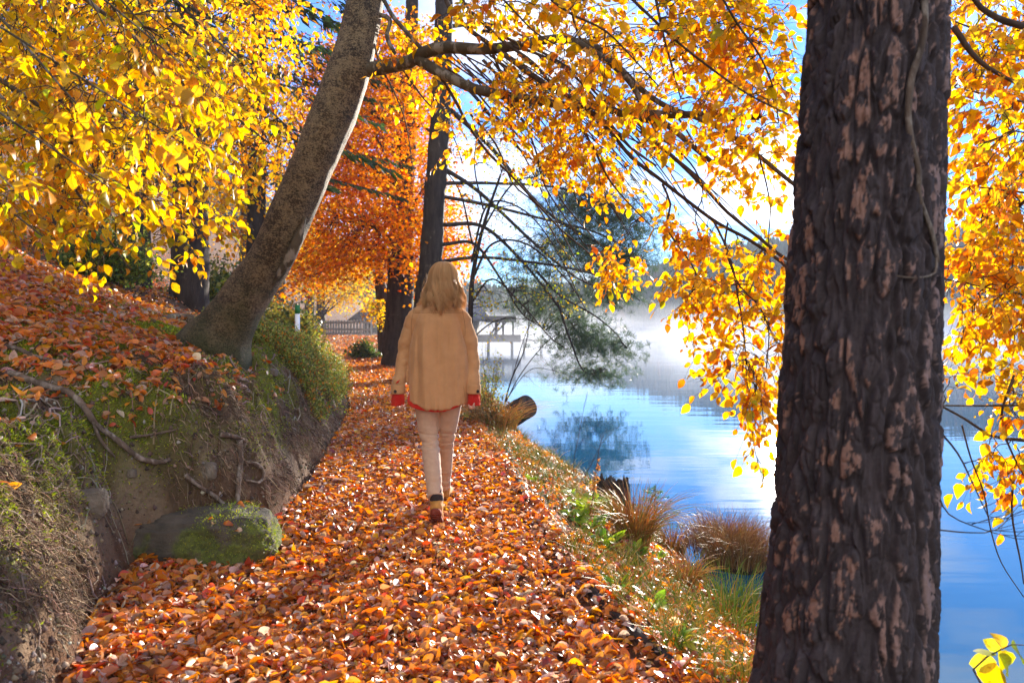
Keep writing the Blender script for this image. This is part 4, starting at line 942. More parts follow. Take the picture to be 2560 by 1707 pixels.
for W, s_ in ((Lw, -1), (Rw, 1)):
    pc = W+np.array([0, .004, -.055]); cap_tube(bm_, [W, pc], [.024, .030], 14)
    cap_tube(bm_, [W+[-.0, -.018, -.05], W+[0, -.024, -.085]], [.016, .014], 10)
    for j in range(4):
        yy = -.030+.0195*j; L0 = W+np.array([.004*s_, yy, -.078]); ln_ = [.026, .030, .028, .022][3-j]
        cap_tube(bm_, [L0, L0+[-.006*s_, 0, -ln_], L0+[-.024*s_, .004, -ln_-.008], L0+[-.036*s_, .004, -ln_+.012]], [.0092, .0086, .0080, .0070], 8, .008)
    cap_tube(bm_, [W+[-.006*s_, .030, -.035], W+[-.016*s_, .044, -.062], W+[-.022*s_, .040, -.086]], [.012, .0095, .008], 8, .008)
m, t, p, o = mat('skin'); p.inputs['Base Color'].default_value = (.62, .36, .26, 1); p.inputs['Roughness'].default_value = .5
p.inputs['Subsurface Weight'].default_value = .15; p.inputs['Subsurface Radius'].default_value = (.01, .004, .002)
n = tex(t, 'ShaderNodeTexNoise', 120, objco(t), 4); bump(t, p, n.outputs[0], .15, .001); M['skin'] = m
body = remesh(bm_, 'body', m, RP, .0048, 3)
for s_ in (-1, 1):
    e_ = MB(); cap_tube(e_, [(hx+s_*.030, DB+.082, hz+.012), (hx+s_*.030, DB+.084, hz+.012)], [.0115, .0115], 12, .001)
    eo = e_.build('eye', vcol_mat('eye', .1, 5, 0, 0), RP)
# ---- jacket
m, t, p, o = mat('camel_wool'); v = objco(t)
n = tex(t, 'ShaderNodeTexNoise', 14, v, 5, .6); nf = tex(t, 'ShaderNodeTexNoise', 420, v, 3, .7)
col = ramp_n(t, n.outputs[0], [(.3, (.44, .22, .09)), (.7, (.54, .28, .12))]); col = mix_n(t, math_n(t, 'MULTIPLY', nf.outputs[0], .35), col, (.60, .38, .20))
t.links.new(col, p.inputs['Base Color']); p.inputs['Roughness'].default_value = .95; p.inputs['Specular IOR Level'].default_value = .1
p.inputs['Sheen Weight'].default_value = .35; p.inputs['Sheen Roughness'].default_value = .4; p.inputs['Sheen Tint'].default_value = (1, .8, .6, 1)
bump(t, p, nf.outputs[0], .5, .002); M['jacket'] = m
jb = MB()
loft(jb, [(gx0-.002, DB-.0, .800, .205, .150), (gx0-.002, DB, .88, .203, .145), (gx0, DB, 1.0, .199, .136), (gx0, DB, 1.15, .188, .128), (gx0+.002, DB, 1.27, .168, .122), (gx0+.004, DB-.004, 1.34, .158, .112), (gx0+.008, DB-.008, 1.39, .135, .098), (gx0+.012, DB-.008, 1.425, .105, .085), (gx0+.018, DB-.006, 1.455, .080, .07)], 56, 2.4)
cap_tube(jb, [z4(286, 402, 4.70), z4(318, 378, 4.70), z4(352, 362, 4.70)], [.052, .052, .046]); cap_tube(jb, [z4(536, 408, 4.70), z4(508, 384, 4.70), z4(480, 366, 4.70)], [.052, .052, .046])
for ch in (LA, RA):
    ch2 = [np.array(q) for q in ch]; ch2[-1] = ch2[-1]+[0, 0, .0]
    a, b = resample(ch2, [.056, .055, .049, .045], .02); tube1(jb, a, b, 28)
def jdef(V, Nn):
    x, y, z = V.T; lx = x-gx0
    core = sstep(.215, .165, np.abs(lx)-.04*sstep(1.2, .8, z))
    # long soft folds fall from the yoke and open toward the hem
    ph = lx*34+2.5*fbm(lx*3, z*1.2, 2, 2)
    f = (fbm(lx*15+3, (y-DB)*5, z*1.7, 3)-.5)*.080*sstep(1.44, 1.1, z)+np.sin(ph)*.006*sstep(1.40, 1.15, z)
    el_ = (fbm(x*9, y*9, z*15, 3)-.5)*.028
    d = core*f+(1-core)*el_
    # yoke edge
    d += core*(y < DB)*(.0035*sstep(1.396, 1.400, z)*sstep(1.45, 1.42, z))
    V = V+Nn*d[:, None]
    # shirt-tail hem: lowest at the back, raised at the side seams
    tail = .050*(1-np.clip(np.abs(lx-.02)/.205, 0, 1)**2.2)
    V[:, 2] -= sstep(.93, .80, V[:, 2])*tail*(np.abs(lx) < .225)*1.0
    return V
jacket = remesh(jb, 'jacket', m, RP, .0055, 5, jdef)
from mathutils.bvhtree import BVHTree
bv = BVHTree.FromPolygons([v_.co.copy() for v_ in jacket.data.vertices], [tuple(p_.vertices) for p_ in jacket.data.polygons])
def onjacket(x, z, off=.0):
    h_, n_, _, _ = bv.ray_cast(Vector((x-gx0, -1.0, z)), Vector((0, 1, 0)))
    return None if h_ is None else np.array(h_)+np.array([gx0, DB, 0])+np.array(n_)*off
def seam(pts, r=.0016, name='seam'):
    q = [onjacket(a_, b_, .0004) for a_, b_ in pts]; q = [c for c in q if c is not None]
    if len(q) > 3: sb_ = MB(); tube1(sb_, np.array(q), r, 6); sb_.build(name, M['seam'], jacket)
M['seam'] = vcol_mat('seam_thread', .9, 200, .3, .2); 
M['seam'] = bark_mat('seam_dark', (.20, .10, .045), (.24, .125, .055), (.28, .15, .07), 30, 30, (.6, .7), .1)
for o_ in (): pass
xs = np.linspace(gx0-.150, gx0+.165, 60); 
jacket_parent_fix = jacket
def build_child(mb, name, matl, par, rootp=RP):
    o_ = mb.build(name, matl, rootp); o_.parent = par; return o_
def seam(pts, r=.0013, name='seam'):
    q = [onjacket(a_, b_, .0002) for a_, b_ in pts]; q = [c for c in q if c is not None]
    if len(q) > 3: sb_ = MB(); tube1(sb_, np.array(q), r, 6); build_child(sb_, name, M['seam'], jacket)
seam([(x, 1.399-.004*math.sin((x-xs[0])/(xs[-1]-xs[0])*math.pi)) for x in xs], .0014)
seam([(x, 1.411-.004*math.sin((x-xs[0])/(xs[-1]-xs[0])*math.pi)) for x in xs], .0009)
for s_ in (-1, 1):
    seam([(gx0+.008+s_*(.158+.022*math.sin(k_/24*2.2)+.006*(k_/24)), 1.435-.20*k_/24) for k_ in range(25)], .0013)
    seam([(gx0+s_*(.185+.012*k_/14), .90-.10*k_/14) for k_ in range(15)], .001)
# buttoned cuffs
for W, s_, nm in ((Lw, -1, 'l'), (Rw, 1, 'r')):
    cu = MB(); a = np.array([W+[0, 0, .048-.062*k_/8] for k_ in range(9)]); tube1(cu, a, [.0475, .049, .049, .049, .049, .049, .049, .049, .0475], 28, cap=False)
    c2 = build_child(cu, 'cuff', M['jacket'], jacket); sm = c2.modifiers.new('thick', 'SOLIDIFY'); sm.thickness = .004
    bt = MB(); off = -.012 if s_ < 0 else .030; yy = math.sqrt(.051**2-off**2)
    c0 = W+np.array([off, -yy, .006]); dr = np.array([off, -yy, 0])/.051; tube1(bt, [c0, c0+dr*.0035], [.0115, .0105], 16)
    build_child(bt, 'button', M['old_wood'], jacket)
# dark red slit over the left cuff
sl_ = MB(); c0 = Lw+np.array([.004, -.046, .070]); tube1(sl_, [c0+[-.014, .004, -.012], c0, c0+[.016, 0, .014]], [.001, .006, .002], 8); 
M['red'] = None
m, t, p, o = mat('red_knit'); v = objco(t); nf = tex(t, 'ShaderNodeTexNoise', 260, v, 3, .7); wv = tex(t, 'ShaderNodeTexWave', 90, v); 
col = ramp_n(t, nf.outputs[0], [(.3, (.55, .008, .006)), (.7, (.80, .022, .014))]); t.links.new(col, p.inputs['Base Color']); p.inputs['Roughness'].default_value = .95
p.inputs['Sheen Weight'].default_value = .5; p.inputs['Sheen Tint'].default_value = (1, .2, .1, 1); bump(t, p, math_n(t, 'ADD', nf.outputs[0], wv.outputs[0]), .7, .003); M['red'] = m
sw = MB()
loft(sw, [(gx0-.002, DB, .783, .196, .136), (gx0-.002, DB, .80, .200, .139), (gx0-.002, DB, .86, .19, .125), (gx0, DB, .92, .17, .11)], 56, 2.4)
for W, s_ in ((Lw, -1), (Rw, 1)):
    a, b = resample([W+[0, 0, .04], W+[0, 0, -.02], W+[s_*.002, 0, -.062], W+[s_*.004, 0, -.096]], [.036, .038, .043, .040], .012); tube1(sw, a, b, 24)
def sdef(V, Nn):
    x, y, z = V.T; lx = x-gx0; V = V+Nn*((fbm(x*60, y*60, z*60, 2)-.5)*.006+(fbm(x*16, y*16, z*10, 2)-.5)*.012)[:, None]
    tail = .052*(1-np.clip(np.abs(lx+.01)/.2, 0, 1)**2.2); V[:, 2] -= sstep(.90, .80, z)*tail*(np.abs(lx) < .2); return V
sweater = remesh(sw, 'sweater', M['red'], RP, .005, 3, sdef)
build_child(sl_, 'cuff_slit', M['red'], jacket)
# fuzz on the knit cuffs
fz_ = MB(); k = 1500; rr = np.random.RandomState(9); W = np.where(rr.rand(k, 1) < .5, Lw, Rw); a = rr.rand(k)*6.283; zz2 = -.02-.078*rr.rand(k)
S = W+np.stack([.042*np.cos(a), .042*np.sin(a), zz2], -1); D = norm(np.stack([np.cos(a), np.sin(a), rr.randn(k)*.7], -1)+.5*rr.randn(k, 3))
q = np.linspace(0, 1, 3)[None, :, None]; v, f = tubes(S[:, None]+D[:, None]*q*(.004+.007*rr.rand(k, 1, 1)), np.full((k, 3), .00035), 3); fz_.add(v, f); build_child(fz_, 'wool_fuzz', M['red'], sweater)['kind'] = 'stuff'
# knitted collar
m, t, p, o = mat('rib_knit'); v = objco(t); c_ = t.nodes.new('ShaderNodeTexCoord'); s3 = t.nodes.new('ShaderNodeSeparateXYZ'); t.links.new(c_.outputs['Object'], s3.inputs[0])
p.inputs['Base Color'].default_value = (.33, .15, .08, 1); p.inputs['Roughness'].default_value = .95; nf = tex(t, 'ShaderNodeTexNoise', 150, v, 3); bump(t, p, nf.outputs[0], .5, .002); M['rib'] = m
cb = MB(); n_ = 360; th = np.arange(n_)*2*np.pi/n_; rg_ = []
prof = [(.075, 1.425), (.095, 1.440), (.106, 1.462), (.104, 1.492), (.094, 1.515), (.08, 1.522), (.068, 1.51)]
for r_, z_ in prof: rr_ = r_+.0022*np.sin(th*80); rg_.append(np.stack([hx-.012+rr_*1.08*np.cos(th), DB-.004+rr_*np.sin(th), np.full(n_, z_)+.008*np.cos(th*2+1)], -1))
V = np.array(rg_).reshape(-1, 3); ii = np.arange(len(V)).reshape(len(prof), n_); cb.add(V, np.stack([ii[:-1], np.roll(ii[:-1], -1, 1), np.roll(ii[1:], -1, 1), ii[1:]], -1).reshape(-1, 4)); cb.build('knit_collar', M['rib'], RP)
# ---- trousers
m, t, p, o = mat('beige_cotton'); v = objco(t); n = tex(t, 'ShaderNodeTexNoise', 30, v, 5, .6); nf = tex(t, 'ShaderNodeTexNoise', 600, v, 2)
col = ramp_n(t, n.outputs[0], [(.3, (.47, .30, .19)), (.7, (.55, .36, .23))]); t.links.new(col, p.inputs['Base Color']); p.inputs['Roughness'].default_value = .85; p.inputs['Sheen Weight'].default_value = .2; bump(t, p, nf.outputs[0], .3, .001)
tb_ = MB(); loft(tb_, [(gx0, DB, .80, .165, .115), (gx0, DB, .88, .17, .12), (gx0, DB, .98, .15, .1)], 44)
LT = [np.array(q) for q in LLg]; LT[-1] = LT[-1]+[0, 0, -.012]; a, b = resample(LT, [.088, .074, .062, .058, .051], .015); tube1(tb_, a, b, 32); a, b = resample(RLg, [.084, .068, .056, .052, .043], .015); tube1(tb_, a, b, 32)
def tdef(V, Nn):
    x, y, z = V.T
    kn = np.exp(-((z-.52)/.10)**2)+.9*sstep(.40, .22, z)+.25
    wv_ = fbm(x*7+z*5, y*7, z*34, 3)-.5; d = wv_*.018*kn
    cr = np.exp(-((z-.53-.12*(x-gx0))/.008)**2)+np.exp(-((z-.565+.1*(x-gx0))/.007)**2)+np.exp(-((z-.49)/.007)**2)
    return V+Nn*(d-.006*cr*(y < DB+.3))[:, None]
remesh(tb_, 'trousers', m, RP, .0055, 4, tdef)
# ---- socks and boots
m, t, p, o = mat('nubuck'); v = objco(t); n = tex(t, 'ShaderNodeTexNoise', 25, v, 5); col = ramp_n(t, n.outputs[0], [(.3, (.42, .17, .03)), (.7, (.60, .28, .05))]); t.links.new(col, p.inputs['Base Color']); p.inputs['Roughness'].default_value = .8; nf = tex(t, 'ShaderNodeTexNoise', 300, v, 2); bump(t, p, nf.outputs[0], .3, .001); M['nubuck'] = m
M['sole'] = bark_mat('sole_rubber', (.16, .03, .015), (.26, .05, .025), (.12, .05, .03), 30, 30, (.55, .65), .3); M['sock'] = bark_mat('sock', (.03, .028, .03), (.05, .045, .05), (.07, .06, .06), 60, 60, (.6, .7), .4)
def boot(ball, pitch, yaw):
    c, s = math.cos(pitch), math.sin(pitch); Rz = rotz(yaw)
    def X_(P):
        P = np.atleast_2d(np.array(P, float)).copy(); y = P[:, 1]-.19; z = P[:, 2].copy(); toe = y > 0
        y2 = np.where(toe, y, y*c+z*s); z2 = np.where(toe, z, -y*s+z*c); Q_ = np.stack([P[:, 0], y2, z2], -1)@Rz.T; return Q_+ball
    up_ = MB()
    loft_r = []
    cap_tube(up_, X_([(0, .045, .062), (0, .12, .058), (0, .185, .05)]), [.040, .041, .043]); cap_tube(up_, X_([(0, .185, .05), (0, .235, .042)]), [.043, .036])
    cap_tube(up_, X_([(0, .050, .06), (0, .060, .10), (0, .058, .150)]), [.042, .044, .046]); cap_tube(up_, X_([(0, .10, .085), (0, .16, .066)]), [.040, .036])
    bo = remesh(up_, 'boot', M['nubuck'], RP, .005, 3, lambda V, Nn: V+Nn*((fbm(V[:, 0]*30, V[:, 1]*30, V[:, 2]*30, 2)-.5)*.006)[:, None])
    so_ = MB(); ys_ = np.linspace(0, .275, 24); hw = np.interp(ys_, [0, .012, .04, .10, .19, .235, .262, .275], [.012, .028, .036, .032, .046, .042, .028, .01]); cxs = np.interp(ys_, [0, .1, .2, .275], [0, 0, .003, 0])
    rings_ = []
    for y_, w__, c__ in zip(ys_, hw, cxs):
        hgt = .030 if y_ < .085 else .020; b0_ = 0 if (y_ < .085 or y_ > .11) else .008
        rings_.append([(c__-w__, y_, b0_), (c__+w__, y_, b0_), (c__+w__*1.03, y_, .030), (c__-w__*1.03, y_, .030)])
    V = X_(np.array(rings_).reshape(-1, 3)); ii = np.arange(len(V)).reshape(-1, 4); so_.add(V, [np.stack([ii[:-1], ii[1:], np.roll(ii[1:], -1, 1), np.roll(ii[:-1], -1, 1)], -1).reshape(-1, 4), ii[:1], ii[-1:, ::-1]])
    for k_ in range(9):
        y_ = .015+.027*k_; w__ = np.interp(y_, ys_, hw)*.8; tread = MB(); V8 = X_([(x_, y_+dy, z_) for x_ in (-w__, w__) for dy in (0, .012) for z_ in (-.005, .001)]); so_.add(V8, np.array([[0, 1, 3, 2], [4, 6, 7, 5], [0, 4, 5, 1], [2, 3, 7, 6], [0, 2, 6, 4], [1, 5, 7, 3]]))
    build_child(so_, 'sole', M['sole'], bo)
    return bo, X_
gl, X1 = boot(z4(402, 1494, 4.49)+[0, 0, .0], math.radians(43), .04); gr, X2 = boot(z4(443, 1385, 4.99)+np.array([0, .20, .012]), 0.0, -.08)
for ch, (X_, bp_) in ((LLg, (X1, 0)), (RLg, (X2, 0))):
    s_ = MB(); e_ = X_([(0, .058, .12)])[0]; top = np.array(ch[-1])+[0, 0, .03]; a, b = resample([top, (top+e_)/2, e_], [.041, .043, .045], .01); tube1(s_, a, b, 20); s_.build('sock', M['sock'], RP)
# ---- hair: a cap and wavy locks
m, t, p, o = mat('blond_hair'); a_ = attr(t, 'Col'); t.links.new(a_.outputs['Color'], p.inputs['Base Color']); p.inputs['Roughness'].default_value = .38; p.inputs['Specular IOR Level'].default_value = .6
tr = t.nodes.new('ShaderNodeBsdfTranslucent'); t.links.new(a_.outputs['Color'], tr.inputs[0]); mx = t.nodes.new('ShaderNodeMixShader'); mx.inputs[0].default_value = .45; t.links.new(p.outputs[0], mx.inputs[1]); t.links.new(tr.outputs[0], mx.inputs[2]); t.links.new(mx.outputs[0], o.inputs[0]); M['hair'] = m
rr = np.random.RandomState(12)
hc = MB(); n_ = 48; th = np.arange(n_)*2*np.pi/n_; prof = [(.004, hz+.112), (.038, hz+.106), (.066, hz+.085), (.083, hz+.047), (.090, hz), (.094, hz-.045), (.098, hz-.09), (.09, hz-.12), (.06, hz-.13)]
rg_ = []
for r_, z_ in prof:
    front = np.clip(np.sin(th), 0, 1); rr_ = r_*(1-.32*front*(z_ < hz+.06)); rg_.append(np.stack([hx+rr_*np.cos(th), DB-.004+rr_*1.02*np.sin(th), np.full(n_, z_)], -1))
V = np.array(rg_).reshape(-1, 3); ii = np.arange(len(V)).reshape(len(prof), n_); hc.add(V, np.stack([ii[:-1], np.roll(ii[:-1], -1, 1), np.roll(ii[1:], -1, 1), ii[1:]], -1).reshape(-1, 4), (.36, .19, .07))
k = 7000; K = 22; t_ = np.linspace(0, 1, K)[None]
nc = 46; ca = rr.rand(nc)*6.283; cph = rr.rand(nc)*6.283; clen = .5+.5*rr.rand(nc); cw = .6+.8*rr.rand(nc)
ci = rr.randint(0, nc, k); phi = rr.rand(k)*6.283; 
dphi = ((ca[ci]-phi+np.pi) % (2*np.pi))-np.pi; far_ = np.abs(dphi) > .35
ci2 = np.abs(((ca[None]-phi[:, None]+np.pi) % (2*np.pi))-np.pi).argmin(1); ci = np.where(far_, ci2, ci); dphi = ((ca[ci]-phi+np.pi) % (2*np.pi))-np.pi
# 0 angle = +x, the back of the head is -y (angle 270 deg); keep the face clear
fr = np.sin(phi) > .80; phi = np.where(fr, -phi, phi)
t1 = np.clip(t_/.42, 0, 1); psi = .12+t1*1.5
t2 = np.clip((t_-.42)/.58, 0, 1)
A_ = phi[:, None]+dphi[:, None]*.92*t_**1.1+.30*np.sin(6.283*(1.15*t_)+cph[ci][:, None])*t2*cw[ci][:, None]
L2 = (.105+.085*clen[ci]+.05*rr.rand(k)**2)[:, None]
backlen = np.clip(-np.sin(phi), 0, 1)[:, None]; L2 = L2*(.88+.12*backlen); L2 = L2+.035*np.exp(-((((phi-4.55+np.pi) % (2*np.pi))-np.pi)/.35)**2)[:, None]
rad = (.0985+.0035*rr.randn(k)[:, None]+.006*rr.randn(k)[:, None]*t_)*np.sin(psi)**.8*(1)+t2*(.047*np.abs(np.cos(A_))+.014)+.020*np.sin(6.283*(1.25*t_)+cph[ci][:, None]+1)*t2
rad = rad-.05*t2**3*(.5+.5*np.sin(cph[ci]))[:, None]
zt = hz+np.cos(psi)*.124-t2*L2
X3 = hx+rad*np.cos(A_)*(1.0); Y3 = DB-.004+rad*1.06*np.sin(A_)
P_ = np.stack([X3, Y3, zt], -1); P_ += .0018*rr.randn(k, 1, 3)*t_[..., None]; 
hv, hf = tubes(P_, (.00085*(1-.75*t_**3))*(.7+.6*rr.rand(k, 1)), 3); tone = rr.rand(k, 1); tone = .45*tone+.55*rr.rand(nc, 1)[ci]; ch_ = np.array([.66, .38, .15])*(1-tone)+np.array([1., .72, .36])*tone
hc.add(hv, hf, np.repeat(ch_, K*3, 0))
# stray flyaways
k = 160; ph = rr.rand(k)*6.283; q = np.linspace(0, 1, 7)[None]; r0_ = .10+.03*rr.rand(k, 1); P_ = np.stack([hx+(r0_+.03*q*rr.rand(k, 1)+.01*np.sin(q*6+rr.rand(k, 1)*6))*np.cos(ph[:, None]), DB+(r0_+.02*q)*np.sin(ph[:, None]), hz+.08*rr.rand(k, 1)-.03-q*(.10+.05*rr.rand(k, 1))], -1)
hv, hf = tubes(P_, np.full((k, 7), .0004), 3); hc.add(hv, hf, (.8, .55, .3))
hc.build('hair', M['hair'], RP)
# ============================================================= BANK, SHORE AND FAR THINGS
S2 = lambda pts: [(p[0]*.2314, 320+.2314*p[1]) for p in pts]     # zoomed-corner pixels -> frame pixels
S5 = lambda pts: [(460+p[0]*.2059, 360+p[1]*.2059) for p in pts]
def on_land(pts, off=0.0, dmax=20):
    a = np.array(pts, float); q = hit(a[:, 0], a[:, 1], dmax); c = np.array([0, 0, CAMZ]); q = q+(c-q)/np.linalg.norm(c-q, axis=1, keepdims=True)*off; return q
def thing1(name, lbl, cat, P, R, mat_, sides=10, rough=.2, rs_=12, step=.03, part=None, group=None):
    mb = MB(); limb(mb, P, R, sides, rough, step, rs_); o = mb.build(name, mat_, None); 
    # put the origin at the thing itself
    c = np.array(P[0], float); n = len(o.data.vertices); V = np.empty(n*3, np.float32); o.data.vertices.foreach_get('co', V); V = V.reshape(-1, 3)-c; o.data.vertices.foreach_set('co', V.astype(np.float32).ravel()); o.location = c
    tag(o, lbl, cat, group); return o
for pts, w0, w1, lbl in (
 ([(40,225),(120,255),(200,285),(300,312),(370,385),(410,445),(500,512),(600,592),(680,612),(735,600)], 34, 20, 'long gnarled grey root crawling down the mossy bank'),
 ([(405,440),(430,510),(470,560),(497,592)], 18, 9, 'short root dropping off the long gnarled root'),
 ([(800,665),(850,710),(930,760),(1000,820),(1070,850)], 20, 12, 'thin root slanting across the soil face above the mossy boulder'),
 ([(1035,520),(1040,600),(1030,700),(1025,800)], 24, 20, 'upright root stub standing out of the bank face'),
 ([(950,490),(1000,500),(1060,520),(1050,545)], 26, 14, 'dark root stub jutting out above the upright root'),
 ([(560,505),(640,495),(720,480),(770,470)], 14, 7, 'thin pale twig lying on the leaf patch of the bank'),
 ([(150,740),(210,745),(260,710),(300,645)], 14, 6, 'curved hanging root in the dark hollow'),
 ([(0,530),(80,532),(165,535)], 12, 8, 'straight broken twig poking in from the left edge'),
 ([(1045,615),(1110,620),(1140,660),(1120,700),(1060,690)], 16, 12, 'root bent into a loop beside the upright root'),
 ([(370,1250),(470,1280),(540,1330),(610,1385)], 22, 10, 'thin stick lying where bank foot meets the path leaves'),
 ([(0,110),(70,120),(150,155),(280,180)], 22, 14, 'pale root at the left edge under the slope leaves')):
    P_ = on_land(S2(pts), .03); R_ = np.linspace(w0, w1, len(pts))*.2314/F*P_[:, 1]/2
    thing1('exposed_root' if 'root' in lbl else 'fallen_twig', lbl, 'root' if 'root' in lbl else 'twig', P_, R_, M['root'], 10, .3, 30)
# hanging rootlets over the earth face
rr = np.random.RandomState(51); mbr = MB()
x, y = scatter(36000, 2.2, 12, lambda y: ip(y, EL)-1.15, lambda y: ip(y, EL)-.02, 1.4, rr)
e = .03; z = height(x, y); sx_ = (height(x+e, y)-z)/e; sy_ = (height(x, y+e)-z)/e; st = np.hypot(sx_, sy_)
k = (st > .7) & (fbm(x*2, y*2, z*2+5, 2) > .36) & (rr.rand(len(x)) > .9*mossmask(x, y, z)); x, y, z, sx_, sy_ = x[k], y[k], z[k], sx_[k], sy_[k]; n = len(x)
out = norm(np.stack([-sx_, -sy_, np.zeros(n)], -1)); ln = (.02+.10*rr.rand(n)**3)[:, None, None]; q = np.linspace(0, 1, 5)[None, :, None]
P_ = np.stack([x, y, z+.01], -1)[:, None]+out[:, None]*(.018+.02*rr.rand(n, 1, 1))*q**.5+np.array([0, 0, -1.])*ln*q+(rr.rand(n, 5, 3)-.5)*.045*q+(rr.rand(n, 1, 3)-.5)*.06*q+out[:, None]*ln*.35*q
v, f = tubes(P_, (.0024*(1-.7*q[..., 0]))*(.5+rr.rand(n, 1)), 3); c3 = np.repeat(palette(n, [(.22, .14, .08), (.09, .055, .035), (.36, .26, .17)], [3, 3, 1.6], rr), 15, 0); mbr.add(v, f, c3)
M['fibre'] = vcol_mat('root_fibre', .9, 50, .2, .1); tag(mbr.build('hanging_rootlets', M['fibre']), kind='stuff')
# a tangle of finer roots crawling over the face
mbt_ = MB(); k = 340; x, y = scatter(k, 2.3, 8.5, lambda y: ip(y, EL)-.95, lambda y: ip(y, EL)-.15, 1.4, rr); P_ = np.empty((k, 14, 3)); hd = rr.choice([-1, 1], k)*(.4+1.2*rr.rand(k))
for j in range(14):
    P_[:, j] = np.stack([x, y, height(x, y)+.008+.01*rr.rand(k)], -1); hd = hd+.5*rr.randn(k); x = x+.022*np.cos(hd)*1.0; y = y+.045*np.sin(hd)
v, f = tubes(P_, (np.linspace(1, .35, 14)[None]*(.0025+.005*rr.rand(k, 1)**2)), 6); mbt_.add(v, f, np.repeat(palette(k, [(.26, .19, .13), (.12, .08, .05), (.38, .32, .26)], [3, 2, 1], rr), 84, 0)); tag(mbt_.build('root_tangle', M['fibre']), kind='stuff')
# crumbs of soil and gravel on the face
mbc = MB(); x, y = scatter(24000, 2.0, 9, lambda y: ip(y, EL)-1.0, lambda y: ip(y, EL)+.05, 1.5, rr); z = height(x, y); n = len(x)
oc = np.array([[1, 0, 0], [-1, 0, 0], [0, 1, 0], [0, -1, 0], [0, 0, 1], [0, 0, -1]], float); of = np.array([[0, 2, 4], [2, 1, 4], [1, 3, 4], [3, 0, 4], [2, 0, 5], [1, 2, 5], [3, 1, 5], [0, 3, 5]])
s = (.003+.016*rr.rand(n)**7)[:, None, None]; V = np.stack([x, y, z], -1)[:, None]+(oc[None]*(.6+.8*rr.rand(n, 6, 1)))*s
mbc.add(V.reshape(-1, 3), (of[None]+(np.arange(n)*6)[:, None, None]).reshape(-1, 3), np.repeat(palette(n, [(.13, .09, .06), (.24, .18, .12), (.06, .04, .03), (.3, .27, .22)], [4, 3, 3, 1], rr), 6, 0)); tag(mbc.build('soil_crumbs', M['fibre']), kind='stuff')
# moss: short upright shoots
mbm = MB(); x, y = scatter(460000, 2.0, 13, lambda y: ip(y, EL)-2.2, lambda y: ip(y, EL)-.02, 1.6, rr); z = height(x, y)
mm = mossmask(x, y, z); k = rr.rand(len(x)) < mm*1.1; x, y, z = x[k], y[k], z[k]; n = len(x)
sx_ = (height(x+e, y)-z)/e; sy_ = (height(x, y+e)-z)/e; nn = norm(np.stack([-sx_, -sy_, np.ones(n)], -1))
T = norm(nn+.75*rr.randn(n, 3)); tone = fbm(x*6, y*6, z*6, 2)[:, None]; cm = palette(n, [(.27, .34, .02), (.40, .44, .04), (.13, .18, .015), (.42, .38, .06)], [4, 2.5, 3, 1], rr)*(.5+tone)
leaves(mbm, np.stack([x, y, z-.003], -1), T, norm(rr.randn(n, 3)), .011+.017*rr.rand(n), cm, .1, .1, 'far', .36, rr)
tag(mbm.build('bank_moss', M['green']), kind='stuff')
# leafy undergrowth on the further bank
mbh = MB(); nst = 8000; x, y = scatter(nst, 6.6, 17, lambda y: ip(y, EL)-.42*y*.42, lambda y: ip(y, EL)-.12, 1.2, rr)
ok = (fbm(x*.9, y*.9, 3, 2) > .40+.08*(ip(y, EL)-x < .35)) & (ip(y, EL)-x < 1.9); x, y = x[ok], y[ok]; z = height(x, y); n = len(x); hs = .07+.20*rr.rand(n)**1.5
top = np.stack([x+.10*rr.randn(n)+.05, y+.10*rr.randn(n), z+hs], -1); q = np.linspace(0, 1, 4)[None, :, None]; P_ = np.stack([x, y, z], -1)[:, None]*(1-q)+top[:, None]*q
v, f = tubes(P_, np.full((n, 4), .0016), 3); mbh.add(v, f, (.12, .08, .03)); k = 14; i = np.repeat(np.arange(n), k); tq = .3+.7*rr.rand(n*k); B = P_[i, 0]+(P_[i, 3]-P_[i, 0])*tq[:, None]+.03*rr.randn(n*k, 3)
leaves(mbh, B, norm(rr.randn(n*k, 3)+[0, 0, .3]), norm(rr.randn(n*k, 3)+[0, 0, 1]), .022+.018*rr.rand(n*k), palette(n*k, [(.20, .26, .04), (.36, .38, .07), (.52, .46, .10), (.58, .20, .03), (.12, .16, .04)], [4, 3, 2, 1.6, 1.5], rr), .1, .1, 'far', .8, rr)
tag(mbh.build('bilberry_undergrowth', M['green']), kind='stuff')
# green bush on the slope behind the leaning beech, one of a kind
def bush(name, lbl, c, r, n, pal, wts, ls, seed, cat='bush'):
    g = np.random.RandomState(seed); z0 = float(height(c[0], c[1])); R = root(name, (c[0], c[1], z0), lbl, cat); ns = n//24
    d = norm(g.randn(ns, 3)+[0, 0, .5]); d[:, 2] = np.abs(d[:, 2]); tip = np.array([c[0], c[1], z0])+d*np.array(r)*(.5+.5*g.rand(ns, 1)); q = np.linspace(0, 1, 4)[None, :, None]
    P_ = np.array([c[0], c[1], z0-.05])[None, None]*(1-q)+tip[:, None]*q; tb = MB(); v, f = tubes(P_, .004*(1-.6*q[..., 0])*np.ones((ns, 1)), 3); tb.add(v, f); tb.build('stems', M['twig'], R)
    k = ns*24; i = np.repeat(np.arange(ns), 24); B = P_[i, 0]+(tip[i]-P_[i, 0])*(.35+.65*g.rand(k, 1))+.05*g.randn(k, 3); lb = MB()
    leaves(lb, B, norm(g.randn(k, 3)), norm(g.randn(k, 3)+[0, 0, 1]), ls*(.6+.8*g.rand(k)), palette(k, pal, wts, g), .1, .1, 'far', 1, g); lb.build('foliage', M['green'], R); return R
GP, GWt = [(.10, .17, .03), (.20, .26, .04), (.36, .38, .06), (.05, .09, .03)], [4, 3, 1.5, 2]
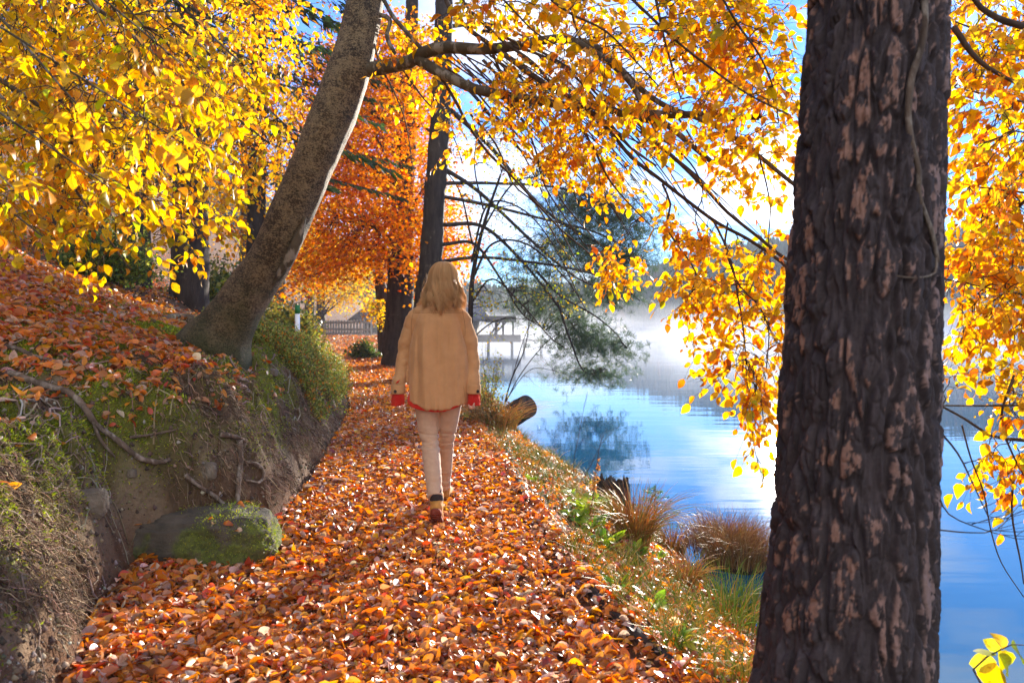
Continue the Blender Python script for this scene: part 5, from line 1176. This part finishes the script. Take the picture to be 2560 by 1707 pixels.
c = hit(448*DISP, 590*DISP, 20)[0]; c = c if c[1] < 16 else unp(448*DISP, 590*DISP, 9.5)
bush('green_bush', 'green bush on the slope behind the foot of the leaning beech', (-5.6, 9.2), (1.1, .9, 1.0), 9000, GP, GWt, .045, 3)
c = unp(835*DISP, 0, 25); bush('green_bush', 'small dark green bush at the foot of the twin-stemmed tree', (c[0], 25), (.8, .7, .8), 2500, GP, [4, 1, .5, 4], .08, 4)
mbl = MB(); g = np.random.RandomState(14); x, y = scatter(15000, 16, 75, lambda y: -.62*y-1, lambda y: ip(y, EL)-.1, 1.3, g); litter(mbl, x, y, .10*(1+y/60)*(.6+.8*g.rand(len(x))), 'far', .8, .05, rng=g); tag(mbl.build('far_slope_leaves', M['litter']), kind='stuff')
for i, (bx_, by_, sx_b, lb_) in enumerate(((-5.9, 13.5, 1.2, 'olive bush left of the leaning beech trunk, higher on the slope'), (-5.0, 15.5, 1.0, 'yellow-green bush just above the green bank undergrowth'), (-8.2, 19, 1.6, 'large dark green bush behind the slope trunks'), (-7.2, 22, 1.3, 'gold-flecked bush by the bend of the far path'), (-10.2, 27, 1.8, 'tall shaggy bush on the far slope behind the marker post'), (-13.5, 21, 2.2, 'wide bush far up the slope at the left'))):
    bush('hillside_bush', lb_, (bx_, by_), (sx_b, sx_b*.8, sx_b*1.1), 5200, [(.10, .14, .03), (.26, .26, .05), (.48, .34, .05), (.05, .08, .03)], [[3, 3, 1, 2], [2, 4, 2, 1], [4, 1, .3, 3], [2, 3, 4, 1], [2, 2, 3, 2], [3, 2, 2, 2]][i], .075, 200+i)
# marker post on the bank
c = np.array([unp(683*DISP, 0, 12.5)[0], 12.5]); z0 = float(height(*c)); R = root('marker_post', (c[0], c[1], z0), 'short white and green marker post above the green bank', 'post')
mp1 = MB(); tube1(mp1, [(c[0], c[1], z0-.1), (c[0], c[1], z0+.62)], .045, 12); mp1.build('post', vcol_mat('white_post', .6, 20, .15, .1), R); mp2 = MB(); tube1(mp2, [(c[0], c[1], z0+.60), (c[0], c[1], z0+.76)], [.05, .045], 12, col=(.03, .2, .06)); mp2.build('cap', vcol_mat('green_cap', .6, 20, .1, .1), R)
# stones
def rock(name, lbl, c, r, seed, moss_=.5, rot=0, cut=None, pw=3.0):
    bm = bmesh.new(); bmesh.ops.create_icosphere(bm, subdivisions=6, radius=1); me = bpy.data.meshes.new(name)
    V = np.array([v.co[:] for v in bm.verts]); nrmV = V.copy(); V = np.sign(V)*np.abs(V)**(2/pw); V /= (np.abs(V)**pw).sum(1, keepdims=True)**(1/pw)*.9
    V = V*(1+.35*(fbm(nrmV[:, 0]*1.7+seed, nrmV[:, 1]*1.7, nrmV[:, 2]*1.7, 3)-.5)[:, None]+.14*(fbm(nrmV[:, 0]*5+seed, nrmV[:, 1]*5, nrmV[:, 2]*9, 4)-.5)[:, None]+.05*(fbm(nrmV[:, 0]*18+seed, nrmV[:, 1]*18, nrmV[:, 2]*18, 3)-.5)[:, None])
    V = V*np.array(r)@rotz(rot).T
    for v, q in zip(bm.verts, V): v.co = q
    bm.to_mesh(me); bm.free(); me.polygons.foreach_set('use_smooth', np.ones(len(me.polygons), bool)); o = bpy.data.objects.new(name, me); o.location = c; sc.collection.objects.link(o); me.materials.append(M['rock%d' % (moss_ > .3)]); tag(o, lbl, 'rock'); return o, V+np.array(c), nrmV
for j, mo in ((0, 0), (1, 1)):
    m, t, p, o = mat('stone%d' % j); v = objco(t); n = tex(t, 'ShaderNodeTexNoise', 7, v, 8, .65); nf = tex(t, 'ShaderNodeTexNoise', 50, v, 5, .7)
    col = ramp_n(t, n.outputs[0], [(.3, (.08, .065, .05)), (.55, (.20, .165, .12)), (.7, (.30, .26, .2))] if not j else [(.3, (.035, .03, .02)), (.7, (.13, .105, .075))])
    if j: mf = ramp_n(t, tex(t, 'ShaderNodeTexNoise', 4.5, v, 4).outputs[0], [(.50, 0.0), (.60, 1.0)]); col = mix_n(t, math_n(t, 'MULTIPLY', mf, .85), col, ramp_n(t, nf.outputs[0], [(.35, (.05, .065, .012)), (.65, (.16, .19, .02))]))
    t.links.new(col, p.inputs['Base Color']); p.inputs['Roughness'].default_value = .9; bump(t, p, math_n(t, 'ADD', n.outputs[0], nf.outputs[0]), .8, .02); M['rock%d' % j] = m
c = on_land(S2([(1000, 960)]))[0]
rock('mossy_boulder', 'low mossy boulder jutting from the foot of the bank onto the path leaves', (-1.80, 3.90, -.05), (.42, .26, .29), 3, .6, .10)
rock_o = bpy.context.scene.objects['mossy_boulder']; g = np.random.RandomState(8); me_ = rock_o.data; VV = np.array([v.co[:] for v in me_.vertices])+np.array(rock_o.location); NN = np.array([v.normal[:] for v in me_.vertices]); i = g.randint(0, len(VV), 26000); mk_ = (NN[i][:, 2] > -.1) & (fbm(VV[i][:, 0]*4, VV[i][:, 1]*4, VV[i][:, 2]*4+3, 3) > .47); i = i[mk_]; mo_ = MB(); leaves(mo_, VV[i]+.012*g.randn(len(i), 3), norm(NN[i]+.6*g.randn(len(i), 3)), norm(g.randn(len(i), 3)), .008+.011*g.rand(len(i)), palette(len(i), [(.20, .27, .02), (.32, .36, .03), (.10, .14, .015)], [4, 3, 2], g), .1, .1, 'far', .32, g); mo2 = mo_.build('moss', M['green'], rock_o); mo2['kind'] = 'stuff'; tp_i = np.where(NN[:, 2] > .55)[0]; tp_i = g.choice(tp_i, 26); rl_ = MB(); leaves(rl_, VV[tp_i]+[0, 0, .008], norm(g.randn(26, 3)*[1, 1, .1]), norm(NN[tp_i]+.3*g.randn(26, 3)), .045+.02*g.rand(26), palette(26, LIT, LW, g), .3, .2, 'near', .8, g); tag(rl_.build('boulder_leaves', M['litter']), kind='stuff')
q = on_land(S2([(395, 790), (570, 660), (905, 650), (1165, 225), (660, 555)]), .01)
rock('tan_stone', 'angular tan stone wedged in the dark soil of the bank', q[0], (.062, .05, .062), 7, 0, .4, pw=4)
rock('tan_stone', 'small round pale stone in the soil face right of the long root', q[1], (.02, .02, .02), 8, 0)
rock('tan_stone', 'brownish stone half buried in the bank left of the upright root', q[2], (.035, .03, .045), 9, 0)
rock('grey_stone', 'flat grey stone on the leaves below the leaning beech', q[3], (.06, .05, .035), 10, 0)
# moss cushions and leaf piles already lie on the land; edging of rotten wood along the lake side of the path
for pts, w0, lbl in (([(225,440),(255,500),(285,590),(300,640),(335,690)], 40, 'dark rotten edging log on the lake side of the path, farther piece'), ([(440,880),(520,950),(560,1010)], 36, 'short middle piece of rotten edging log along the path crest'), ([(650,1125),(740,1230),(830,1310),(920,1380),(1000,1440),(1095,1500)], 62, 'longest and nearest rotten edging log along the path crest')):
    P_ = on_land(S5(pts), .012); P_[:, 2] -= .0; R_ = np.full(len(pts), w0*.2059/F)*P_[:, 1]/2; R_[-1] *= .8; thing1('edging_log', lbl, 'log', P_, R_, M['old_wood'], 16, .35, 14, .02)
# sawn log lying toward the water
a = unp(*S5([(205, 300)])[0], 12.4); b = unp(*S5([(325, 222)])[0], 11.7); a[2] = max(a[2], height(a[0], a[1])-.05)
R = root('sawn_log', tuple(a), 'short thick sawn log tilting out over the water beside the leafless sapling', 'log'); lm = MB(); d_ = (b-a); P_ = [a-d_*.8, a, a+d_*.5, b]; limb(lm, P_, [.205, .21, .205, .20], 28, .1, .05, 5); lm.build('log_body', M['old_wood'], R)
lm = MB(); u_ = d_/np.linalg.norm(d_); tube1(lm, [b-u_*.01, b+u_*.012], [.19, .185], 28, rough=.04); lm.build('cut_end', M['old_wood'], R)
# broken stumps at the waterline
def stump(lbl, c, r, h, seed):
    g = np.random.RandomState(seed); z0 = float(height(c[0], c[1])); o_mb = MB(); n = 40; th = np.arange(n)*2*np.pi/n; top = h*(.55+.45*vn(th*2.2+seed*3, 0, seed)+.18*(g.rand(n)-.5)); V = []
    for k, fq in enumerate((0, .25, .5, .75, 1)):
        rr2 = r*(1.15-.25*fq)*(1+.12*(vn(np.cos(th)*3+5, np.sin(th)*3, seed)-.5)); V.append(np.stack([c[0]+rr2*np.cos(th), c[1]+rr2*np.sin(th), z0-.12+(top+.12)*fq], -1))
    for fq in (.8, .35): V.append(np.stack([c[0]+r*.8*np.cos(th)*fq, c[1]+r*.8*np.sin(th)*fq, z0+top*(.75 if fq > .5 else .4)], -1))
    V = np.array(V); ii = np.arange(7*n).reshape(7, n); o_mb.add(V.reshape(-1, 3)-np.array([c[0], c[1], z0]), [np.stack([ii[:-1], np.roll(ii[:-1], -1, 1), np.roll(ii[1:], -1, 1), ii[1:]], -1).reshape(-1, 4), ii[-1:][:, ::1]]); o = o_mb.build('broken_stump', M['old_wood'], None, smooth=False); o.location = (c[0], c[1], z0); tag(o, lbl, 'stump')
p1 = hit(*S5([(775, 720)])[0], 20)[0]; p2 = hit(*S5([(708, 700)])[0], 20)[0]
stump('jagged dark stump on the shore just left of the grass tussock, the taller one', (p1[0], p1[1]), .115, .36, 4); stump('lower broken stump standing left of the taller jagged stump', (p2[0], p2[1]+.1), .09, .30, 6)
# grass blades helper
def blades(mb, c, n, r, h, lean, col, wts, w_=.0035, g=rs, out=1.0):
    a = g.rand(n)*6.283; rad_2 = r*np.sqrt(g.rand(n)); B = np.array(c)[None]+np.stack([rad_2*np.cos(a), rad_2*np.sin(a), np.zeros(n)], -1)
    a2 = a+.6*g.randn(n); le = h*(.5+.7*g.rand(n)); D = np.stack([np.cos(a2), np.sin(a2), np.zeros(n)], -1)*(lean*(.3+g.rand(n)*1.1))[:, None]; q = np.linspace(0, 1, 6)[None, :, None]
    P_ = B[:, None]+np.array([0, 0, 1.])*le[:, None, None]*(q-.35*np.abs(D).sum(-1)[:, None, None]*q**2.5)+D[:, None]*le[:, None, None]*(q**1.7)*out
    v, f = tubes(P_, (w_*(1-.85*q[..., 0]**1.5))*(.6+.8*g.rand(n, 1)), 3); mb.add(v, f, np.repeat(palette(n, col, wts, g), 18, 0))
STRAW, STW = [(.55, .32, .09), (.62, .42, .15), (.40, .18, .05), (.30, .30, .06)], [4, 2, 2, 1]
def tussock(lbl, c, n, r, h, lean, col, wts, seed, w_=.003, mound=None):
    z0 = max(float(height(c[0], c[1])), WZ-.05); R = root('grass_tussock', (c[0], c[1], z0), lbl, 'grass tussock'); g = np.random.RandomState(seed); mb = MB()
    if mound: 
        mo = MB(); n_ = 28; th = np.arange(n_)*2*np.pi/n_; V = []
        for fq in np.linspace(0, 1, 7): rr3 = mound[0]*math.cos(fq*1.5)*(1+.3*(vn(np.cos(th)*3, np.sin(th)*3, fq*4)-.5)); V.append(np.stack([c[0]+rr3*np.cos(th), c[1]+rr3*np.sin(th), z0-.15+(mound[1]+.15)*math.sin(fq*1.5)+0*th], -1))
        V = np.array(V).reshape(-1, 3); ii = np.arange(len(V)).reshape(7, n_); mo.add(V, [np.stack([ii[:-1], np.roll(ii[:-1], -1, 1), np.roll(ii[1:], -1, 1), ii[1:]], -1).reshape(-1, 4), ii[-1:]], (.035, .022, .015)); mo.build('root_mound', M['fibre'], R)
        for j in range(9): a = g.rand()*6.28; blades(mb, (c[0]+mound[0]*.6*math.cos(a), c[1]+mound[0]*.6*math.sin(a), z0+mound[1]*.55), n//9, r*.5, h, lean, col, wts, w_, g)
    else: blades(mb, (c[0], c[1], z0-.01), n, r, h, lean, col, wts, w_, g)
    mb.build('blades', M['green'], R); return R
c = hit(*S5([(850, 900)])[0], 20)[0]; tussock('bushy tussock of straw and green grass beside the jagged stump', (c[0], c[1]), 420, .10, .50, .7, STRAW, [4, 2, 3, 2], 81)
c = unp(*S5([(1345, 985)])[0], 683*2.05/(S5([(0, 985)])[0][1]-HY)); tussock('large rust-brown sedge tussock standing in the water by the big pine', (c[0], c[1]), 2200, .5, .34, .6, [(.38, .20, .07), (.52, .33, .13), (.26, .13, .05), (.60, .45, .26)], [4, 3, 3, 1.5], 82, .0022, (.34, .22))
c = hit(*S5([(1030, 930)])[0], 20)[0]; tussock('small straw tussock at the water edge between the bushy tussock and the sedge', (c[0], c[1]), 260, .12, .32, .8, STRAW, STW, 83)
c = hit(*S5([(1090, 1080)])[0], 20)[0]; tussock('golden straw tussock low on the shore nearest the sedge', (c[0], c[1]), 170, .10, .24, .8, STRAW, STW, 84)
c = hit(*S5([(210, 330)])[0], 30)[0]; tussock('dry pale grass clump below the sawn log', (c[0]-.1, c[1]-.3), 420, .3, .55, .8, STRAW, [3, 4, 1, 1], 85)
c = hit(*S5([(1330, 1220)])[0], 20)[0]; tussock('bright green grass clump at the water edge beside the big pine', (c[0], c[1]), 240, .2, .34, .5, [(.16, .28, .03), (.28, .36, .05), (.5, .4, .1)], [4, 3, 1], 86)
c = hit(*S5([(1290, 1290)])[0], 20)[0]; tussock('mixed green and orange grass clump close left of the big pine foot', (c[0], c[1]), 260, .2, .28, .7, [(.20, .30, .04), (.32, .36, .05), (.55, .32, .08)], [4, 3, 2], 87)
# scattered shore grass
mbg = MB(); g = np.random.RandomState(90); x, y = scatter(1350, 2.4, 22, lambda y: ip(y, ER)+.03, lambda y: ip(y, SH)+.05, 1.3, g); k = fbm(x*1.6, y*1.6, 21, 3) > .46; x, y = x[k], y[k]; z = height(x, y)
n = len(x)
for j in range(9):
    a = g.rand(n)*6.283; D = np.stack([np.cos(a), np.sin(a), 0*a], -1)*(.3+.7*g.rand(n, 1)); le = (.07+.17*g.rand(n))[:, None, None]; q = np.linspace(0, 1, 5)[None, :, None]; B = np.stack([x+.03*g.randn(n), y+.03*g.randn(n), z-.01], -1)
    P_ = B[:, None]+np.array([0, 0, 1.])*le*(q-.25*q**2.5)+D[:, None]*le*q**1.7; v, f = tubes(P_, .0026*(1-.8*q[..., 0])*np.ones((n, 1)), 3); mbg.add(v, f, np.repeat(palette(n, [(.16, .26, .03), (.28, .34, .05), (.50, .38, .08), (.60, .40, .14)], [4, 3, 2, 2], g), 15, 0))
tag(mbg.build('shore_grass', M['green']), kind='stuff')
# broad-leaved herbs
def herb(name, lbl, c, n, ln, pal, wts, seed, cat='plant', wid=.7, up=.45):
    g = np.random.RandomState(seed); z0 = float(height(c[0], c[1])); R = root(name, (c[0], c[1], z0), lbl, cat); a = np.arange(n)*2.4+g.rand(n); T = norm(np.stack([np.cos(a), np.sin(a), up+.5*g.rand(n)], -1)); B = np.array([c[0], c[1], z0+.01])+T*.03
    sm = MB(); q = np.linspace(0, 1, 3)[None, :, None]; v, f = tubes(np.array([c[0], c[1], z0-.01])[None, None]*(1-q)+(B+T*.03)[:, None]*q, np.full((n, 3), .0022), 4); sm.add(v, f, (.15, .22, .05)); sm.build('stalks', M['green'], R)
    lf = MB(); leaves(lf, B+T*.02, T, norm(np.array([0, 0, 1.])+.3*g.randn(n, 3)-T*.3), ln*(.6+.6*g.rand(n)), palette(n, pal, wts, g), .35, .2, 'near', wid, g); lf.build('leaves', M['green'], R)
LG, LGW = [(.22, .36, .03), (.34, .46, .04), (.12, .24, .04), (.5, .5, .05)], [4, 3, 3, 1]
for sx5, n_, ln_, lb_ in (((640, 835), 26, .13, 'largest bright green leafy herb below the jagged stump'), ((560, 790), 18, .10, 'green leafy herb just up the bank from the largest one'), ((700, 915), 20, .12, 'low spreading green herb on the lake side of the path below the ferny herbs'), ((860, 955), 14, .08, 'small bright green herb beneath the bushy tussock'), ((760, 1140), 9, .07, 'pale green seedling among leaves near the middle of the shore bank'), ((920, 1220), 9, .08, 'yellow-green herb beside the nearest edging log'), ((1040, 1400), 12, .07, 'green herb on the bank close to the lower frame edge'), ((960, 985), 12, .07, 'green herb at the water side of the small bright herb'), ((345, 600), 10, .07, 'light green herb near the farther edging log'), ((35, 285), 12, .10, 'yellow-green herb beside the path right of the walker')):
    c = hit(*S5([sx5])[0], 30)[0]; herb('leafy_herb', lb_, (c[0], c[1]), n_, ln_, LG, LGW, 100+n_+int(sx5[0]), 'plant', .75)
# fern
c = hit(*S5([(610, 770)])[0], 20)[0]; R = root('fern', tuple(c), 'yellow-green fern arching up beside the dry brown stalk', 'fern'); g = np.random.RandomState(5)
for j in range(6):
    a = [1.2, 2.4, 3.6, .2, 5.4, 4.6][j]; L_ = .30+.08*g.rand(); q = np.linspace(0, 1, 16)[:, None]; P_ = c+np.array([math.cos(a), math.sin(a), 0])*L_*.75*q**1.3+np.array([0, 0, 1])*L_*(1.05*q-.55*q**2.4); fm = MB(); v, f = tubes(P_[None], (.0025*(1-.7*q[:, 0]))[None], 4); fm.add(v, f, (.2, .3, .05))
    T = norm(np.gradient(P_, axis=0)); sd_ = norm(np.cross(T, [0, 0, 1.]))
    for s_ in (-1, 1):
        B = P_[2:]; ln2 = .085*np.sin(np.linspace(.5, 3.0, 14)); leaves(fm, B, norm(sd_[2:]*s_+T[2:]*.45), norm(np.cross(T[2:], sd_[2:])*s_*1.0+[0, 0, .5]), ln2, palette(14, [(.36, .46, .04), (.28, .40, .04)], [1, 1], g), .2, .1, 'mid', .42, g)
    fm.build('frond', M['green'], R)
# spruce seedling by the tussock
c = hit(*S5([(935, 850)])[0], 20)[0]; R = root('spruce_sapling', tuple(c), 'little dark green spruce sapling behind the straw tussock', 'sapling'); g = np.random.RandomState(6); sm = MB(); limb(sm, [c-[0, 0, .03], c+[.02, 0, .25], c+[.03, 0, .5]], [.009, .006, .002], 6, 0, .05); sm.build('stem', M['twig'], R)
nm = MB(); bB, bT = [], []
for j in range(34): h_ = .04+.42*j/34; a = j*2.4; l_ = (.5-h_)*.62+.05; T = norm(np.array([math.cos(a), math.sin(a), .15])); qq = g.rand(70, 1); bB.append(c+[.02, 0, h_]+T*l_*qq); bT.append(norm(T+.9*g.randn(70, 3)))
bB, bT = np.concatenate(bB), np.concatenate(bT); leaves(nm, bB, bT, norm(g.randn(len(bB), 3)), .024+.01*g.rand(len(bB)), palette(len(bB), [(.05, .12, .03), (.09, .18, .04)], [1, 1], g), 0, 0, 'far', .18, g); nm.build('needles', M['green'], R)
# dry stalks
for pts, lbl in (([(620,790),(650,640),(660,540),(680,410),(700,360)], 'tall dry brown flower stalk rising above the fern'), ([(550,560),(555,470),(575,380),(600,240),(620,150)], 'thin bare stalk standing against the water, left of the tallest'), ([(600,570),(640,500),(690,400),(740,350)], 'slanting bare stalk against the water'), ([(690,600),(710,520),(730,490)], 'short dry stalk right of the tall flower stalk')):
    b0_ = hit(*S5([pts[0]])[0], 20)[0]; d = b0_[1]; P_ = np.array([unp(*S5([q])[0], d-.05*i) for i, q in enumerate(pts)]); P_[0] = b0_; R = root('dry_stalk', tuple(b0_), lbl, 'stalk'); sm = MB(); limb(sm, P_, np.linspace(.004, .0015, len(pts)), 5, .1, .04); g = np.random.RandomState(len(lbl))
    for i in range(12): t_ = .25+.7*g.rand(); ii_ = t_*(len(P_)-1); i0_ = int(ii_); s_ = P_[i0_]+(P_[min(i0_+1, len(P_)-1)]-P_[i0_])*(ii_-i0_); limb(sm, [s_, s_+[.03*g.randn(), .02, .04], s_+[.07*g.randn(), .03, .09]], [.0015, .001, .0006], 4, 0, .03)
    sm.build('stem', M['twig'], R)
    if 'flower' in lbl: lf = MB(); k = 60; t_ = g.rand(k)**.8*.7; B = np.array([P_[0]+(P_[-1]-P_[0])*q_ for q_ in t_])+.008*g.randn(k, 3); leaves(lf, B, norm(g.randn(k, 3)), norm(g.randn(k, 3)), .03+.02*g.rand(k), palette(k, [(.5, .25, .07), (.35, .15, .05)], [1, 1], g), .5, .3, 'far', .5, g); lf.build('dead_leaves', M['litter'], R)
# shore bushes right behind the walker
def wbush(lbl, sx, sy, d, r, n, pal, w_, ls, seed): c_ = unp(sx*DISP, sy*DISP, d); bush('shore_bush', lbl, (c_[0], d), r, n, pal, w_, ls, seed)
wbush('thin yellowing bush on the shore right behind the walker', 1122, 850, 11.5, (.45, .4, 1.3), 1500, [(.55, .48, .08), (.32, .36, .06), (.6, .35, .08)], [3, 3, 1], .035, 21)
wbush('dark reddish bramble between the walker and the sawn log', 1120, 930, 9.5, (.45, .4, .55), 2200, [(.12, .13, .04), (.28, .12, .04), (.5, .2, .04)], [3, 3, 1], .035, 22)
# sprig at the lower right corner
R = root('young_beech', (2.6, 2.3, float(height(2.6, 2.3))), 'yellow-green sprig of a young beech at the lower right corner over the water', 'sapling'); c = unp(2290*DISP, 1520*DISP, 2.0); sm = MB(); limb(sm, [(2.6, 2.3, float(height(2.6, 2.3))-.05), (2.2, 2.15, .0-.4), unp(2270*DISP, 1600*DISP, 2.0), unp(2300*DISP, 1490*DISP, 2.0), unp(2352*DISP, 1480*DISP, 2.0)], [.012, .008, .003, .002, .0015], 6, .1, .04); sm.build('stem', M['twig'], R)
lf = MB(); B = []; T = []; 
for (ax, ay), (tx, ty) in (((2290,1520),(2225,1522)),((2300,1490),(2262,1470)),((2285,1520),(2270,1580)),((2310,1490),(2285,1450)),((2300,1500),(2340,1560)),((2325,1480),(2360,1520)),((2290,1500),(2235,1490)),((2300,1495),(2330,1585))): a_, b_ = unp(ax*DISP, ay*DISP, 2.0), unp(tx*DISP, ty*DISP, 2.02); B.append(a_); T.append(b_-a_)
T = np.array(T); leaves(lf, np.array(B), T, norm(np.tile([.2, -1, .3], (len(B), 1))+.5*rs.randn(len(B), 3)), np.linalg.norm(T, axis=1).clip(.045, .09), palette(len(B), [(.50, .46, .04), (.30, .38, .03), (.60, .50, .06)], [2, 1, 1]), .2, .15, 'near', 1.2); lf.build('leaves', M['leaf'], R)
# ------------------------------------------------------------- fence, boathouse, jetty
M['grey_wood'] = bark_mat('grey_wood', (.16, .15, .13), (.30, .28, .25), (.40, .38, .34), 8, 2, (.6, .7), .3)
M['dark_wood'] = bark_mat('dark_wood', (.035, .032, .032), (.07, .06, .055), (.10, .09, .08), 6, 2, (.6, .7), .3)
fa, fb = np.array([unp(316, 0, 57)[0], 57]), np.array([unp(371, 0, 45)[0], 45]); R = root('wooden_fence', (fb[0], fb[1], float(height(*fb))), 'weathered grey picket fence crossing the end of the leafy path', 'fence')
n = 20; dirv = (fb-fa)/np.linalg.norm(fb-fa); ang = math.atan2(dirv[1], dirv[0]); hs = [max(float(height(*(fa+(fb-fa)*i/(n-1)))), .70) for i in range(n)]
for i in range(n):
    q = fa+(fb-fa)*i/(n-1); pm = MB(); box(pm, (q[0], q[1], hs[i]+.48), (.14, .10, 1.12), rotz(ang)); pm.build('post', M['grey_wood'], R, smooth=False)
for off_ in (.35, .85):
    for i in range(0, n-1):
        a_, b_ = fa+(fb-fa)*i/(n-1), fa+(fb-fa)*(i+1)/(n-1); c_ = (a_+b_)/2; pm = MB(); box(pm, (c_[0], c_[1]-.09, (hs[i]+hs[i+1])/2+off_), (np.linalg.norm(b_-a_)*.995, .05, .14), rotz(ang)); pm.build('rail', M['grey_wood'], R, smooth=False)
x0, x1, yb = unp(361, 0, 60)[0], unp(480, 0, 60)[0], 60.0
R = root('boathouse', ((x0+x1)/2, yb, .3), 'dark timber boathouse with a steep grey roof standing on piles at the misty lake edge', 'boathouse')
wm = MB(); box(wm, ((x0+x1)/2, yb+2, 1.15), (x1-x0-.5, 5, 2.1)); wm.build('wall', M['dark_wood'], R, smooth=False)
rm = MB(); e0, e1, zr, ze = x0-.9, x1+1.0, 3.3, 1.95; V = [(e0, yb-1, ze), (e1, yb-1, ze), (e1, yb+5, ze), (e0, yb+5, ze), (x0+.1, yb+2, zr), (x1-.1, yb+2, zr)]; V += [(a_, b_, c_-.12) for a_, b_, c_ in V[:4]]
rm.add(V, [np.array([[0, 1, 5, 4], [2, 3, 4, 5], [0, 6, 7, 1], [1, 7, 8, 2], [2, 8, 9, 3], [3, 9, 6, 0], [6, 9, 8, 7]]), np.array([[1, 2, 5], [3, 0, 4]])]); M['slate'] = bark_mat('slate', (.035, .04, .05), (.07, .08, .10), (.11, .12, .14), 5, 5, (.6, .7), .3); rm.build('roof', M['slate'], R, smooth=False)
dm = MB(); box(dm, ((x1+unp(515, 0, 60)[0])/2, yb+1, .30), (unp(515, 0, 60)[0]-x1+1, 4.4, .62)); dm.build('deck', M['dark_wood'], R, smooth=False)
cm_ = MB(); xc = unp(515, 0, 60)[0]; box(cm_, ((x1+xc)/2+.3, yb+1, 1.98), (xc-x1-.4, 4, .55)); cm_.build('canopy_beam', M['dark_wood'], R, smooth=False)
for i, px_ in enumerate((496, 503, 513)):
    for yy in (yb-.8, yb+2.8): pm = MB(); xx = unp(px_, 0, 60)[0]; box(pm, (xx, yy, 1.15), (.16, .16, 1.12)); pm.build('post', M['dark_wood'], R, smooth=False)
for a_, b_ in ((490, 500), (494, 506)):
    pm = MB(); xa, xb = unp(a_, 0, 60)[0], unp(b_, 0, 60)[0]; limb(pm, [(xa, yb-.75, .62), (xb, yb-.75, 1.68)], [.08, .08], 6, 0, .5); pm.build('brace', M['dark_wood'], R, smooth=False)
for px_ in (472, 488, 512): pm = MB(); xx = unp(px_, 0, 60)[0]; tube1(pm, [(xx, yb+.9, -1.6), (xx, yb+.9, .25)], .13, 10); pm.build('pile', M['dark_wood'], R)
R = root('jetty', (unp(528, 0, 62)[0], 62, -.3), 'low narrow jetty reaching over the water right of the boathouse', 'jetty'); jm = MB(); xa, xb = unp(514.5, 0, 62)[0], unp(543, 0, 62)[0]; box(jm, ((xa+xb)/2, 62, .08), (xb-xa, 1.6, .14)); jm.build('deck', M['grey_wood'], R, smooth=False)
for px_ in (524, 541): pm = MB(); xx = unp(px_, 0, 62)[0]; tube1(pm, [(xx, 61.3, -1.6), (xx, 61.3, .0)], .12, 10); pm.build('pile', M['grey_wood'], R)
# ============================================================= AIR
hb = MB(); box(hb, (100, 160, 28), (760, 660, 66))
m = bpy.data.materials.new('haze'); m.use_nodes = True; t = m.node_tree; t.nodes.clear()
o = t.nodes.new('ShaderNodeOutputMaterial'); pv = t.nodes.new('ShaderNodeVolumePrincipled')
pv.inputs['Color'].default_value = (.82, .90, 1, 1); pv.inputs['Density'].default_value = .0007; pv.inputs['Anisotropy'].default_value = .0
t.links.new(pv.outputs[0], o.inputs['Volume'])
tag(hb.build('haze', m, smooth=False), kind='stuff')
# low morning mist lying on the lake
ms = MB(); box(ms, (60, 92, 3.0), (138, 130, 7.4))
m = bpy.data.materials.new('lake_mist'); m.use_nodes = True; t = m.node_tree; t.nodes.clear()
o = t.nodes.new('ShaderNodeOutputMaterial'); pv = t.nodes.new('ShaderNodeVolumePrincipled'); c_ = t.nodes.new('ShaderNodeTexCoord')
mpn = t.nodes.new('ShaderNodeMapping'); mpn.inputs['Scale'].default_value = (.09, .06, .35); t.links.new(c_.outputs['Object'], mpn.inputs[0]); n = tex(t, 'ShaderNodeTexNoise', 1.0, mpn.outputs[0], 3, .6)
s_ = t.nodes.new('ShaderNodeSeparateXYZ'); t.links.new(c_.outputs['Object'], s_.inputs[0])
hf_ = math_n(t, 'SUBTRACT', 1.0, math_n(t, 'DIVIDE', math_n(t, 'SUBTRACT', s_.outputs[2], WZ), 5.6), clamp=True); hf_ = math_n(t, 'POWER', hf_, 1.6)
nr_ = math_n(t, 'DIVIDE', math_n(t, 'SUBTRACT', s_.outputs[1], 28.0), 40.0, clamp=True)
d_ = math_n(t, 'MULTIPLY', math_n(t, 'MULTIPLY', hf_, nr_), math_n(t, 'MULTIPLY', math_n(t, 'SUBTRACT', n.outputs[0], .39, clamp=True), .17))
t.links.new(d_, pv.inputs['Density']); pv.inputs['Color'].default_value = (.93, .96, 1, 1); pv.inputs['Anisotropy'].default_value = .2
t.links.new(pv.outputs[0], o.inputs['Volume'])
tag(ms.build('lake_mist', m, smooth=False), kind='stuff')
GROUPS = {'exposed_root': 'roots showing in the bank', 'fallen_twig': 'twigs lying on the bank', 'leafy_herb': 'green herbs on the shore bank', 'grass_tussock': 'grass tussocks along the shore',
 'dry_stalk': 'dry stalks at the water edge', 'edging_log': 'rotten logs edging the path', 'yellow_beech_tree': 'yellow beeches on the slope', 'golden_tree': 'golden trees on the far slope',
 'hillside_bush': 'bushes on the slope', 'broken_stump': 'broken stumps at the waterline', 'tan_stone': 'stones in the bank soil', 'spruce_tree': 'dark trunks on the slope', 'dark_trunk_tree': 'thin trunks on the far slope',
 'slender_tree': 'slender trees by the far path', 'green_bush': 'green bushes', 'shore_bush': 'bushes on the shore behind the walker', 'orange_beech_tree': 'orange beeches', 'pine_tree': 'tall pines'}
for o_ in sc.objects:
    k_ = o_.name.split('.')[0]
    if o_.parent is None and k_ in GROUPS and 'label' in o_: o_['group'] = GROUPS[k_]
